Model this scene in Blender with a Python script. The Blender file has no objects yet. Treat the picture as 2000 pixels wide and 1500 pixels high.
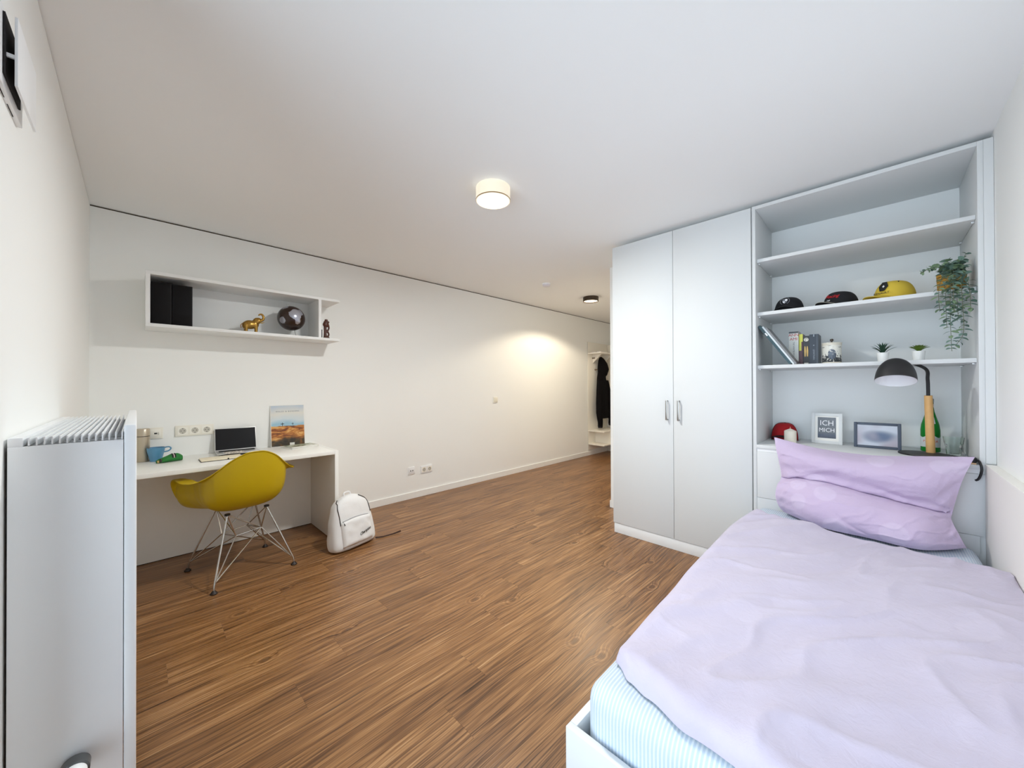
import bpy, bmesh, math, random
from math import sin, cos, pi, radians as R, sqrt
from mathutils import Vector, Matrix, noise

random.seed(7)
S = bpy.context.scene
C = S.collection

# ------------------------------------------------------------------ camera
CAMZ = 1.2697
cam_d = bpy.data.cameras.new('camera')
cam = bpy.data.objects.new('camera', cam_d)
C.objects.link(cam)
cam_d.sensor_fit = 'HORIZONTAL'
cam_d.sensor_width = 36.0
cam_d.lens = 723.7 / 2000 * 36
cam_d.clip_start = 0.02
cam_d.clip_end = 100
_y, _p, _r = R(44.6146), R(0.2844), R(0.1815)
_fw = Vector((cos(_y), sin(_y), 0)); _rt = Vector((sin(_y), -cos(_y), 0)); _up = Vector((0, 0, 1))
_f2 = _fw * cos(_p) + _up * sin(_p); _u2 = -_fw * sin(_p) + _up * cos(_p)
_R = _rt * cos(_r) - _u2 * sin(_r); _U = _rt * sin(_r) + _u2 * cos(_r)
cam.matrix_world = Matrix(((_R.x, _U.x, -_f2.x, 0), (_R.y, _U.y, -_f2.y, 0), (_R.z, _U.z, -_f2.z, CAMZ), (0, 0, 0, 1)))
S.camera = cam

# ------------------------------------------------------------------ world, daylight, exposure
W = bpy.data.worlds.new('world'); S.world = W; W.use_nodes = True
bg = W.node_tree.nodes['Background']
bg.inputs[0].default_value = (0.72, 0.86, 1.0, 1)
bg.inputs[1].default_value = 3.7
WIN = dict(y0=-0.36, y1=1.40, z0=0.12, z1=2.42)      # the window opening in the left wall, beside the camera
pl = bpy.data.lights.new('window_daylight', 'AREA'); pl.shape = 'RECTANGLE'
pl.size = WIN['z1'] - WIN['z0']; pl.size_y = WIN['y1'] - WIN['y0']
pl.cycles.is_portal = True
po = bpy.data.objects.new('window_daylight', pl); C.objects.link(po)
po.location = (-0.285, (WIN['y0'] + WIN['y1']) / 2, (WIN['z0'] + WIN['z1']) / 2)
po.rotation_euler = (0, R(-90), 0)
S.view_settings.view_transform = 'Standard'
S.view_settings.look = 'None'
S.view_settings.gamma = 1.0
S.view_settings.use_curve_mapping = False
S.view_settings.exposure = 0.36
S.cycles.use_denoising = True
S.cycles.use_light_tree = False
S.cycles.max_bounces = 11
S.cycles.diffuse_bounces = 9
S.cycles.glossy_bounces = 3
S.cycles.use_adaptive_sampling = True
S.cycles.adaptive_threshold = 0.05
S.cycles.transmission_bounces = 8
S.cycles.transparent_max_bounces = 12
S.cycles.caustics_reflective = False
S.cycles.caustics_refractive = False
S.cycles.sample_clamp_indirect = 6.0
LAMP1_W = 30.0
LAMP2_W = 62.0

# ------------------------------------------------------------------ materials
def lin(c):
    return tuple((v / 12.92 if v <= 0.04045 else ((v + 0.055) / 1.055) ** 2.4) for v in c)
def rgb(r, g, b):
    return lin((r / 255, g / 255, b / 255)) + (1,)
MATS = {}
def mat(name, col, rough=0.5, metal=0.0, spec=0.5, bump=None, sheen=0.0, emit=None, coat=0.0, vary=None):
    if name in MATS: return MATS[name]
    m = bpy.data.materials.new(name); m.use_nodes = True
    nt = m.node_tree; b = nt.nodes['Principled BSDF']
    b.inputs['Base Color'].default_value = col
    b.inputs['Roughness'].default_value = rough
    b.inputs['Metallic'].default_value = metal
    b.inputs['Specular IOR Level'].default_value = spec
    if sheen: b.inputs['Sheen Weight'].default_value = sheen
    if coat: b.inputs['Coat Weight'].default_value = coat
    if emit:
        b.inputs['Emission Color'].default_value = emit[0]; b.inputs['Emission Strength'].default_value = emit[1]
    tc = nt.nodes.new('ShaderNodeTexCoord') if (vary or bump) else None
    if vary:      # (scale, amount): a faint blotchy change of tone
        n = nt.nodes.new('ShaderNodeTexNoise'); n.inputs['Scale'].default_value = vary[0]; n.inputs['Detail'].default_value = 4
        nt.links.new(tc.outputs['Object'], n.inputs['Vector'])
        mx = nt.nodes.new('ShaderNodeMix'); mx.data_type = 'RGBA'
        mx.inputs[6].default_value = tuple(v * (1 - vary[1]) for v in col[:3]) + (1,)
        mx.inputs[7].default_value = tuple(min(1, v * (1 + vary[1])) for v in col[:3]) + (1,)
        nt.links.new(n.outputs[0], mx.inputs[0]); nt.links.new(mx.outputs[2], b.inputs['Base Color'])
    if bump:      # (scale, strength, distance)
        n = nt.nodes.new('ShaderNodeTexNoise'); n.inputs['Scale'].default_value = bump[0]; n.inputs['Detail'].default_value = 5
        nt.links.new(tc.outputs['Object'], n.inputs['Vector'])
        bp = nt.nodes.new('ShaderNodeBump'); bp.inputs['Strength'].default_value = bump[1]; bp.inputs['Distance'].default_value = bump[2]
        nt.links.new(n.outputs[0], bp.inputs['Height']); nt.links.new(bp.outputs[0], b.inputs['Normal'])
    MATS[name] = m
    return m

class NT:
    """small helper to write node trees"""
    def __init__(s, name, rough=0.5):
        s.m = bpy.data.materials.new(name); s.m.use_nodes = True
        s.t = s.m.node_tree; s.b = s.t.nodes['Principled BSDF']; s.b.inputs['Roughness'].default_value = rough
        MATS[name] = s.m
    def n(s, typ, **kw):
        nd = s.t.nodes.new(typ)
        for k, v in kw.items():
            if k.startswith('i_'): nd.inputs[int(k[2:]) if k[2:].isdigit() else k[2:]].default_value = v
            else: setattr(nd, k, v)
        return nd
    def l(s, a, b): s.t.links.new(a, b)
    def math(s, op, a, b=None, c=None, clamp=False):
        nd = s.t.nodes.new('ShaderNodeMath'); nd.operation = op; nd.use_clamp = clamp
        for i, v in enumerate((a, b, c)):
            if v is None: continue
            if isinstance(v, (int, float)): nd.inputs[i].default_value = v
            else: s.l(v, nd.inputs[i])
        return nd.outputs[0]
    def mix(s, f, a, b, blend='MIX'):
        nd = s.t.nodes.new('ShaderNodeMix'); nd.data_type = 'RGBA'; nd.blend_type = blend
        for i, v in ((0, f), (6, a), (7, b)):
            if isinstance(v, (int, float, tuple)): nd.inputs[i].default_value = v
            else: s.l(v, nd.inputs[i])
        return nd.outputs[2]
    def smooth(s, v, lo, hi):
        nd = s.t.nodes.new('ShaderNodeMapRange'); nd.interpolation_type = 'SMOOTHSTEP'
        nd.inputs[1].default_value = lo; nd.inputs[2].default_value = hi
        s.l(v, nd.inputs[0]); return nd.outputs[0]
    def noise(s, vec, scale, detail=4, rough=0.5, dist=0.0):
        nd = s.n('ShaderNodeTexNoise'); nd.inputs['Scale'].default_value = scale; nd.inputs['Detail'].default_value = detail
        nd.inputs['Roughness'].default_value = rough; nd.inputs['Distortion'].default_value = dist
        s.l(vec, nd.inputs['Vector']); return nd.outputs[0]
    def scale(s, vec, v):
        nd = s.n('ShaderNodeVectorMath', operation='MULTIPLY'); s.l(vec, nd.inputs[0]); nd.inputs[1].default_value = v
        return nd.outputs[0]
    def add(s, vec, v):
        nd = s.n('ShaderNodeVectorMath', operation='ADD'); s.l(vec, nd.inputs[0])
        if isinstance(v, tuple): nd.inputs[1].default_value = v
        else: s.l(v, nd.inputs[1])
        return nd.outputs[0]
    def xyz(s, vec):
        nd = s.n('ShaderNodeSeparateXYZ'); s.l(vec, nd.inputs[0]); return nd.outputs
    def bump(s, h, strength, dist):
        nd = s.n('ShaderNodeBump'); nd.inputs['Strength'].default_value = strength; nd.inputs['Distance'].default_value = dist
        s.l(h, nd.inputs['Height']); s.l(nd.outputs[0], s.b.inputs['Normal'])
    def obj(s): return s.n('ShaderNodeTexCoord').outputs['Object']
    def col(s, c): s.l(c, s.b.inputs['Base Color'])
    def ramp(s, f, stops):
        nd = s.n('ShaderNodeValToRGB'); e = nd.color_ramp.elements
        while len(e) < len(stops): e.new(0.5)
        for el, (p, c) in zip(e, stops): el.position = p; el.color = c
        s.l(f, nd.inputs[0]); return nd.outputs[0]

def make_wood_floor():
    k = NT('vinyl_wood_plank', 0.36)
    o = k.obj(); inf = k.n('ShaderNodeObjectInfo')
    sc = k.n('ShaderNodeCombineXYZ'); 
    k.l(k.math('MULTIPLY', inf.outputs['Random'], 37.0), sc.inputs[0])
    k.l(k.math('MULTIPLY', inf.outputs['Random'], 11.0), sc.inputs[1])
    v = k.add(o, sc.outputs[0])
    # knots: sparse cells, stretched along the plank
    kv = k.scale(v, (3.0, 5.2, 1.0))
    vo = k.n('ShaderNodeTexVoronoi'); vo.voronoi_dimensions = '2D'; vo.inputs['Scale'].default_value = 1.0
    k.l(kv, vo.inputs['Vector'])
    cr = k.n('ShaderNodeSeparateColor'); k.l(vo.outputs['Color'], cr.inputs[0])
    has = k.math('GREATER_THAN', cr.outputs[0], 0.80)
    wob = k.noise(v, 30, 1)
    d = k.math('ADD', vo.outputs['Distance'], k.math('MULTIPLY', k.math('SUBTRACT', wob, 0.5), 0.05))
    core = k.math('MULTIPLY', has, k.math('SUBTRACT', 1.0, k.smooth(d, 0.025, 0.085)))
    halo = k.math('MULTIPLY', has, k.math('SUBTRACT', 1.0, k.smooth(d, 0.04, 0.30)))
    rings = k.math('MULTIPLY', halo, k.math('SINE', k.math('MULTIPLY', d, 70.0)))
    # grain, bent around the knots
    cv = k.n('ShaderNodeCombineXYZ'); k.l(k.math('MULTIPLY', halo, 0.020), cv.inputs[1])
    w1 = k.n('ShaderNodeTexNoise'); w1.inputs['Scale'].default_value = 1.6; w1.inputs['Detail'].default_value = 0
    k.l(k.scale(v, (1.0, 3.0, 1.0)), w1.inputs['Vector'])
    cv2 = k.n('ShaderNodeCombineXYZ'); k.l(k.math('MULTIPLY', k.math('SUBTRACT', w1.outputs[0], 0.5), 0.05), cv2.inputs[1])
    gv = k.add(k.add(v, cv.outputs[0]), cv2.outputs[0])
    g1 = k.noise(k.scale(gv, (1.5, 48, 1)), 1.0, 4, 0.66)
    g2 = k.noise(k.scale(gv, (4.0, 210, 1)), 1.0, 2, 0.6)
    g3 = k.noise(k.scale(gv, (0.9, 7, 1)), 1.0, 1, 0.5)
    t = k.math('ADD', k.math('MULTIPLY', g1, 0.42), k.math('ADD', k.math('MULTIPLY', g2, 0.40), k.math('ADD', k.math('MULTIPLY', g3, 0.18), 0.025)))
    t = k.math('ADD', k.math('MULTIPLY', k.math('SUBTRACT', t, 0.53), 1.22), 0.53)
    t = k.math('ADD', t, k.math('MULTIPLY', rings, 0.06))
    t = k.math('ADD', t, k.math('MULTIPLY', k.math('SUBTRACT', inf.outputs['Random'], 0.5), 0.02))
    c = k.ramp(t, [(0.32, rgb(48, 30, 17)), (0.43, rgb(96, 64, 38)), (0.53, rgb(136, 95, 58)), (0.63, rgb(166, 123, 80)), (0.75, rgb(204, 167, 126))])
    # long dark splits
    s1 = k.noise(k.scale(gv, (1.7, 130, 1)), 1.0, 2, 0.6)
    split = k.math('MULTIPLY', k.math('SUBTRACT', 1.0, k.smooth(s1, 0.31, 0.405)), 0.80)
    c = k.mix(split, c, rgb(58, 37, 24))
    c = k.mix(k.math('MULTIPLY', halo, 0.22), c, rgb(128, 86, 50))
    c = k.mix(k.math('MULTIPLY', core, 0.62), c, rgb(66, 42, 26))
    k.col(c)
    k.bump(k.noise(k.scale(v, (3.0, 120, 1)), 1.0, 1, 0.6), 0.30, 0.0016)
    k.l(k.math('ADD', 0.24, k.math('MULTIPLY', g2, 0.22)), k.b.inputs['Roughness'])
    return k.m

wall_m = mat('white_wall_paint', rgb(245, 246, 244), 0.85, spec=0.3)
ceil_m = mat('white_ceiling_paint', rgb(245, 246, 246), 0.9, spec=0.2)
gap_m = mat('dark_joint', rgb(70, 56, 40), 0.9)
base_m = mat('white_skirting', rgb(243, 243, 240), 0.4)
lac_m = mat('white_melamine', rgb(238, 239, 238), 0.5, spec=0.35)
lac2_m = mat('white_melamine_edge', rgb(219, 221, 221), 0.55, spec=0.3)
desk_m = mat('white_desk_board', rgb(242, 241, 236), 0.35)
steel_m = mat('brushed_steel', rgb(176, 176, 174), 0.32, metal=1.0)
chrome_m = mat('chrome_wire', rgb(208, 206, 202), 0.16, metal=1.0)
black_m = mat('black_plastic', rgb(20, 19, 20), 0.45)
blackmat_m = mat('matt_black_metal', rgb(30, 29, 31), 0.5)
rubber_m = mat('dark_brown_plastic', rgb(38, 26, 22), 0.5)
rad_m = mat('white_enamel', rgb(246, 248, 250), 0.35)
dark_m = mat('dark_void', rgb(26, 22, 24), 0.8)
floor_m = make_wood_floor()
sub_m = mat('dark_subfloor', rgb(52, 34, 22), 0.9)

# ------------------------------------------------------------------ mesh helpers
class MB:
    def __init__(s): s.v = []; s.f = []; s.mi = []; s.cur = 0
    def add(s, vs, fs):
        o = len(s.v); s.v += [tuple(p) for p in vs]; s.f += [tuple(i + o for i in f) for f in fs]; s.mi += [s.cur] * len(fs)
        return s
    def box(s, x0, x1, y0, y1, z0, z1, bev=0.0, M=None):
        if bev <= 0:
            vs = [(x, y, z) for z in (z0, z1) for y in (y0, y1) for x in (x0, x1)]
            fs = [(0, 2, 3, 1), (4, 5, 7, 6), (0, 1, 5, 4), (2, 6, 7, 3), (0, 4, 6, 2), (1, 3, 7, 5)]
        else:
            b = min(bev, (x1 - x0) * .49, (y1 - y0) * .49, (z1 - z0) * .49)
            bm = bmesh.new(); bmesh.ops.create_cube(bm, size=1)
            for v in bm.verts:
                v.co = Vector(((x0 + x1) / 2 + v.co.x * (x1 - x0), (y0 + y1) / 2 + v.co.y * (y1 - y0), (z0 + z1) / 2 + v.co.z * (z1 - z0)))
            bmesh.ops.bevel(bm, geom=list(bm.edges), offset=b, segments=2, affect='EDGES', profile=0.5)
            bm.verts.index_update()
            vs = [v.co.copy() for v in bm.verts]; fs = [tuple(v.index for v in f.verts) for f in bm.faces]; bm.free()
        if M is not None: vs = [M @ Vector(p) for p in vs]
        return s.add(vs, fs)
    def rings(s, rs, cap0=True, cap1=True, closed=True):
        n = len(rs[0]); vs = [p for r in rs for p in r]; fs = []
        for i in range(len(rs) - 1):
            for j in range(n if closed else n - 1):
                a = i * n + j; b = i * n + (j + 1) % n
                fs.append((a, b, b + n, a + n))
        if cap0 and closed: fs.append(tuple(range(n - 1, -1, -1)))
        if cap1 and closed: fs.append(tuple((len(rs) - 1) * n + j for j in range(n)))
        return s.add(vs, fs)
    def lathe(s, prof, seg=32, M=None, cap0=True, cap1=True):
        rs = [[Vector((r * cos(2 * pi * j / seg), r * sin(2 * pi * j / seg), z)) for j in range(seg)] for r, z in prof]
        if M is not None: rs = [[M @ p for p in r] for r in rs]
        return s.rings(rs, cap0, cap1)
    def tube(s, pts, rad, seg=8, caps=True):
        pts = [Vector(p) for p in pts]; n = len(pts)
        if not isinstance(rad, (list, tuple)): rad = [rad] * n
        rs = []; prev = None
        for i, p in enumerate(pts):
            t = (pts[min(i + 1, n - 1)] - pts[max(i - 1, 0)]).normalized()
            if prev is None:
                a = Vector((0, 0, 1)) if abs(t.z) < 0.9 else Vector((1, 0, 0))
                u = t.cross(a).normalized()
            else:
                u = (prev - t * prev.dot(t)).normalized()
            w = t.cross(u); prev = u
            rs.append([p + (u * cos(2 * pi * j / seg) + w * sin(2 * pi * j / seg)) * rad[i] for j in range(seg)])
        return s.rings(rs, caps, caps)
    def ball(s, c, r, seg=16, rg=10, M=None):
        if not isinstance(r, (list, tuple)): r = (r, r, r)
        rs = []
        for i in range(1, rg):
            a = pi * i / rg
            rs.append([Vector((sin(a) * cos(2 * pi * j / seg) * r[0], sin(a) * sin(2 * pi * j / seg) * r[1], cos(a) * r[2])) for j in range(seg)])
        top = Vector((0, 0, r[2])); bot = Vector((0, 0, -r[2])); c = Vector(c)
        vs = [top] + [p for q in rs for p in q] + [bot]
        if M is not None: vs = [M @ p for p in vs]
        vs = [p + c for p in vs]; fs = []
        for j in range(seg): fs.append((0, 1 + j, 1 + (j + 1) % seg))
        for i in range(rg - 2):
            for j in range(seg):
                a = 1 + i * seg + j; b = 1 + i * seg + (j + 1) % seg; fs.append((a, a + seg, b + seg, b))
        L = len(vs) - 1; o = 1 + (rg - 2) * seg
        for j in range(seg): fs.append((L, o + (j + 1) % seg, o + j))
        return s.add(vs, fs)
    def prism(s, poly, M, h):
        """poly in local xy, extruded from z=0 to z=h, then M"""
        n = len(poly)
        vs = [M @ Vector((x, y, 0)) for x, y in poly] + [M @ Vector((x, y, h)) for x, y in poly]
        fs = [tuple(range(n - 1, -1, -1)), tuple(range(n, 2 * n))] + [(j, (j + 1) % n, (j + 1) % n + n, j + n) for j in range(n)]
        return s.add(vs, fs)
    def grid(s, fn, nu, nv):
        vs = [fn(i / nu, j / nv) for i in range(nu + 1) for j in range(nv + 1)]
        fs = [(i * (nv + 1) + j, (i + 1) * (nv + 1) + j, (i + 1) * (nv + 1) + j + 1, i * (nv + 1) + j + 1) for i in range(nu) for j in range(nv)]
        return s.add(vs, fs)

def wmat(o):
    m = Matrix.Identity(4)
    while o is not None:
        m = Matrix.LocRotScale(o.location, o.rotation_euler, o.scale) @ m; o = o.parent
    return m

def mesh(name, mb, mats, smooth=False, inv=None):
    me = bpy.data.meshes.new(name)
    vs = mb.v if inv is None else [inv @ Vector(p) for p in mb.v]
    me.from_pydata([tuple(p) for p in vs], [], mb.f)
    bm = bmesh.new(); bm.from_mesh(me); bmesh.ops.recalc_face_normals(bm, faces=bm.faces); bm.to_mesh(me); bm.free()
    if not isinstance(mats, (list, tuple)): mats = [mats]
    for m in mats: me.materials.append(m)
    if len(mats) > 1: me.polygons.foreach_set('material_index', mb.mi)
    if smooth: me.polygons.foreach_set('use_smooth', [True] * len(me.polygons))
    me.update()
    return me

def auto_smooth(me, ang=40):
    bm = bmesh.new(); bm.from_mesh(me)
    for f in bm.faces: f.smooth = True
    for e in bm.edges:
        if len(e.link_faces) == 2 and e.calc_face_angle(0) > R(ang): e.smooth = False
    bm.to_mesh(me); bm.free()

def part(name, mb, m, parent=None, smooth=True, label=None, ang=40):
    """mb is written in world coordinates when parent is given; it is moved into the parent's frame"""
    inv = wmat(parent).inverted() if parent is not None else None
    me = mesh(name, mb, m, inv=inv)
    if smooth: auto_smooth(me, ang)
    o = bpy.data.objects.new(name, me); C.objects.link(o)
    if parent is not None: o.parent = parent
    if label: o['label'] = label
    return o

def tag(o, label, cat, group=None, kind=None):
    o['label'] = label; o['category'] = cat
    if group: o['group'] = group
    if kind: o['kind'] = kind
    return o
def thing(name, label, cat, loc=(0, 0, 0), rz=0.0, group=None):
    o = bpy.data.objects.new(name, None); C.objects.link(o)
    o.empty_display_size = 0.05; o.location = loc; o.rotation_euler = (0, 0, rz)
    return tag(o, label, cat, group)
def solo(name, mb, m, label, cat, loc=(0, 0, 0), smooth=True, group=None, ang=40):
    """a thing that is one mesh; the origin goes to loc"""
    me = mesh(name, mb, m, inv=Matrix.Translation(loc).inverted())
    if smooth: auto_smooth(me, ang)
    o = bpy.data.objects.new(name, me); C.objects.link(o); o.location = loc
    return tag(o, label, cat, group)
def struct(name, mb, m, label=None, smooth=False):
    me = mesh(name, mb, m)
    o = bpy.data.objects.new(name, me); C.objects.link(o); o['kind'] = 'structure'
    if label: o['label'] = label
    return o
def mod(o, typ, **kw):
    m = o.modifiers.new(typ.lower(), typ)
    for k, v in kw.items(): setattr(m, k, v)
    return m
def text_mb(txt, size, M, depth=0.0006, spacing=1.0, shear=0.0, align='CENTER', sx=1.0):
    cu = bpy.data.curves.new('lettering', 'FONT'); cu.body = txt; cu.size = size; cu.extrude = depth
    cu.align_x = align; cu.align_y = 'CENTER'; cu.space_character = spacing; cu.shear = shear; cu.resolution_u = 2
    ob = bpy.data.objects.new('lettering_tmp', cu); C.objects.link(ob)
    dg = bpy.context.evaluated_depsgraph_get(); me = bpy.data.meshes.new_from_object(ob.evaluated_get(dg))
    mb = MB(); mb.add([M @ Vector((v.co.x * sx, v.co.y, v.co.z)) for v in me.vertices], [tuple(p.vertices) for p in me.polygons])
    bpy.data.objects.remove(ob); bpy.data.meshes.remove(me); bpy.data.curves.remove(cu)
    return mb
def frame_M(o, x, y):
    """matrix whose local x, y axes are the given world directions, at origin o"""
    x = Vector(x).normalized(); y = Vector(y); y = (y - x * y.dot(x)).normalized(); z = x.cross(y)
    return Matrix(((x.x, y.x, z.x, o[0]), (x.y, y.y, z.y, o[1]), (x.z, y.z, z.z, o[2]), (0, 0, 0, 1)))
def catmull(P, t):
    n = len(P) - 1; x = min(max(t, 0), 1) * n; i = min(int(x), n - 1); u = x - i
    p0 = P[max(i - 1, 0)]; p1 = P[i]; p2 = P[i + 1]; p3 = P[min(i + 2, n)]
    return 0.5 * ((2 * p1) + (p2 - p0) * u + (2 * p0 - 5 * p1 + 4 * p2 - p3) * u * u + (3 * p1 - p0 - 3 * p2 + p3) * u ** 3)
def smoothpath(P, n):
    P = [Vector(p) for p in P]
    return [catmull(P, i / n) for i in range(n + 1)]

# ------------------------------------------------------------------ the room
LW, BW, RW = -0.222, 3.757, -0.407          # left wall x, back wall y, right wall y
PX, PY, EX = 3.475, 1.985, 7.4              # partition behind the wardrobe, hall wall, hall end
H = 2.5
# floor: dark bed with single planks
fb = MB().box(LW - 0.2, EX + 0.1, RW - 0.1, BW + 0.1, -0.10, -0.006)
floor = struct('floor', fb, sub_m, 'brown wood-look plank floor')
PW, PLEN, PG = 0.185, 1.22, 0.0005
full = MB().box(0, PLEN - PG, 0, PW - PG, -0.006, 0.0)
plank_me = mesh('plank', full, floor_m)
row = 0; y = RW - 0.03
while y < BW:
    x_end = EX if y + PW > PY else PX + 0.02
    x = LW - ((row * 0.437 + 0.31 * (row % 3)) % 1.0) * PLEN
    while x < x_end:
        x0, x1 = max(x, LW - 0.005), min(x + PLEN, x_end)
        y1 = min(y + PW, BW + 0.004)
        if x1 - x0 > 0.02:
            if x1 - x0 < PLEN - 0.001 or y1 - y < PW - 0.001:
                me = mesh('plank', MB().box(0, x1 - x0 - PG, 0, y1 - y - PG, -0.006, 0.0), floor_m)
            else: me = plank_me
            o = bpy.data.objects.new('plank', me); C.objects.link(o); o.location = (x0, y, 0); o.parent = floor
        x += PLEN
    y += PW; row += 1
# ceiling and walls
struct('ceiling', MB().box(LW - 0.2, EX + 0.1, RW - 0.1, BW + 0.1, H, H + 0.15), ceil_m, 'plain white ceiling')
wb = MB().box(LW - 0.2, EX + 0.1, BW, BW + 0.12, -0.006, H - 0.011)
wall_back = struct('wall_back', wb, wall_m, 'long white wall behind the desk')
g = MB().box(LW, EX, BW + 0.012, BW + 0.11, H - 0.011, H)
struct('trim_1', g, gap_m, 'dark shadow gap between wall and ceiling')
wl = MB()
wl.box(LW - 0.06, LW, WIN['y1'], BW, -0.006, H - 0.003)
wl.box(LW - 0.06, LW, RW - 0.1, WIN['y0'], -0.006, H - 0.003)
wl.box(LW - 0.06, LW, WIN['y0'], WIN['y1'], -0.006, WIN['z0'])
wl.box(LW - 0.06, LW, WIN['y0'], WIN['y1'], WIN['z1'], H - 0.003)
struct('wall_left', wl, wall_m, 'white window wall beside the radiator')
struct('trim_2', MB().box(LW - 0.1, LW - 0.006, RW, BW, H - 0.003, H), gap_m, 'thin joint between wall and ceiling')
wall_right = struct('wall_right', MB().box(LW - 0.12, PX + 0.1, RW - 0.12, RW, -0.006, H), wall_m, 'white wall along the bed')
struct('wall_partition', MB().box(PX, PX + 0.10, RW, PY, -0.006, H), wall_m, 'white wall behind the wardrobe')
struct('wall_hall', MB().box(PX + 0.10, EX, PY - 0.10, PY, -0.006, H), wall_m, 'white side wall of the hallway')
struct('wall_end', MB().box(EX, EX + 0.10, PY - 0.1, BW, -0.006, H), wall_m, 'white end wall of the hallway')
struct('trim_3', MB().box(LW, 2.90, RW, RW + 0.037, -0.0, 0.880, 0.002), mat('cream_wall_panel', rgb(240, 237, 230), 0.6), 'low panelled ledge on the wall beside the bed')
# skirting
def skirting(name, x0, x1, y0, y1, lab):
    struct(name, MB().box(x0, x1, y0, y1, 0.0005, 0.072, 0.002), base_m, lab)
skirting('baseboard_back', 1.166, EX, BW - 0.013, BW, 'white skirting board along the long wall')
skirting('baseboard_left', LW, LW + 0.012, 2.45, 3.13, 'white skirting board below the radiator')
skirting('baseboard_hall', PX - 0.002, EX, PY, PY + 0.013, 'white skirting board in the hallway')
# window beside the camera (light source of the room)
wf = MB()
y0, y1, z0, z1 = WIN['y0'], WIN['y1'], WIN['z0'], WIN['z1']
fx0, fx1 = LW - 0.058, LW - 0.02
wf.box(fx0, fx1, y0, y0 + 0.04, z0, z1); wf.box(fx0, fx1, y1 - 0.04, y1, z0, z1)
wf.box(fx0, fx1, y0 + 0.04, y1 - 0.04, z0, z0 + 0.06); wf.box(fx0, fx1, y0 + 0.04, y1 - 0.04, z1 - 0.06, z1)
win = struct('window_1', wf, base_m, 'tall white framed window beside the radiator')
gl = NT('window_glass'); nt = gl.t
tr = gl.n('ShaderNodeBsdfTransparent'); gs = gl.n('ShaderNodeBsdfGlossy'); gs.inputs['Roughness'].default_value = 0.02
fr = gl.n('ShaderNodeFresnel'); fr.inputs[0].default_value = 1.3
mx = gl.n('ShaderNodeMixShader'); gl.l(fr.outputs[0], mx.inputs[0]); gl.l(tr.outputs[0], mx.inputs[1]); gl.l(gs.outputs[0], mx.inputs[2])
gl.l(mx.outputs[0], nt.nodes['Material Output'].inputs['Surface'])
pane = part('pane', MB().box(LW - 0.042, LW - 0.037, y0 + 0.04, y1 - 0.04, z0 + 0.06, z1 - 0.06), gl.m, win, smooth=False)

# ------------------------------------------------------------------ radiator and vent on the left wall
rad = thing('radiator', 'tall white panel radiator with slatted top grille', 'radiator', (-0.11, 1.48, 0.15))
RY0, RY1, RZ0, RZ1 = 1.480, 2.400, 0.15, 1.1257
X0r, X1r = -0.2168, 0.0006
part('side_panel', MB().box(X0r, -0.0250, RY0, RY0 + 0.004, RZ0, RZ1, 0.001), rad_m, rad)
part('side_panel', MB().box(X0r, -0.0250, RY1 - 0.004, RY1, RZ0, RZ1, 0.001), rad_m, rad)
part('front_panel', MB().box(-0.0240, X1r, RY0 - 0.002, RY1 + 0.002, RZ0, RZ1 + 0.040, 0.005), rad_m, rad)
part('rear_panel', MB().box(X0r + 0.0005, X0r + 0.006, RY0 + 0.005, RY1 - 0.005, RZ0, RZ1 - 0.002, 0.001), mat('grey_radiator_back', rgb(120, 110, 104), 0.6), rad)
for yy in (RY0 + 0.12, RY1 - 0.16):
    part('wall_bracket', MB().box(LW, X0r + 0.0004, yy, yy + 0.04, 0.40, 0.90), rad_m, rad)
part('grille_rail', MB().box(X0r, X0r + 0.023, RY0, RY1, RZ1, RZ1 + 0.021, 0.001), rad_m, rad)
ns = 14; sx0, sx1 = X0r + 0.0275, -0.0275
slat_me = mesh('slat', MB().box(-0.0013, 0.0013, 0, RY1 - RY0, 0, 0.0193), rad_m)
for i in range(ns):
    o = bpy.data.objects.new('slat', slat_me); C.objects.link(o); o.parent = rad
    x = sx0 + 0.004 + (sx1 - sx0 - 0.004) * i / (ns - 1)
    o.location = (x - rad.location.x, RY0 - rad.location.y, RZ1 + 0.0012 - rad.location.z)
for k in range(6):
    yy = RY0 + 0.07 + k * 0.155
    part('cross_bar', MB().box(X0r + 0.012, -0.0245, yy, yy + 0.004, RZ1 - 0.012, RZ1 + 0.001), rad_m, rad)
part('convector_fins', MB().box(X0r + 0.01, -0.03, RY0 + 0.012, RY1 - 0.012, RZ0 + 0.02, RZ1 - 0.06), dark_m, rad)
for yy in (RY0 + 0.1, RY1 - 0.13):
    part('foot_bracket', MB().box(X0r + 0.03, X0r + 0.07, yy, yy + 0.03, 0.0, RZ0), rad_m, rad)
# thermostat head on the end panel
tv = thing('thermostat_valve', 'round white thermostat head with grey collar at radiator end', 'thermostat', (-0.1085, 1.48, 0.302))
Mv = frame_M((-0.1085, 1.4795, 0.302), (1, 0, 0), (0, 0, 1))       # local z points toward -y
part('collar', MB().lathe([(0.0, 0.0), (0.018, 0.0), (0.018, 0.010), (0.027, 0.012), (0.027, 0.040), (0.025, 0.042), (0.0, 0.042)], 32, Mv), mat('grey_valve_collar', rgb(96, 98, 100), 0.35, metal=0.6), tv)
part('head', MB().lathe([(0.0, 0.040), (0.0225, 0.040), (0.0230, 0.056), (0.019, 0.062), (0.0, 0.064)], 32, Mv), rad_m, tv)
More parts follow.
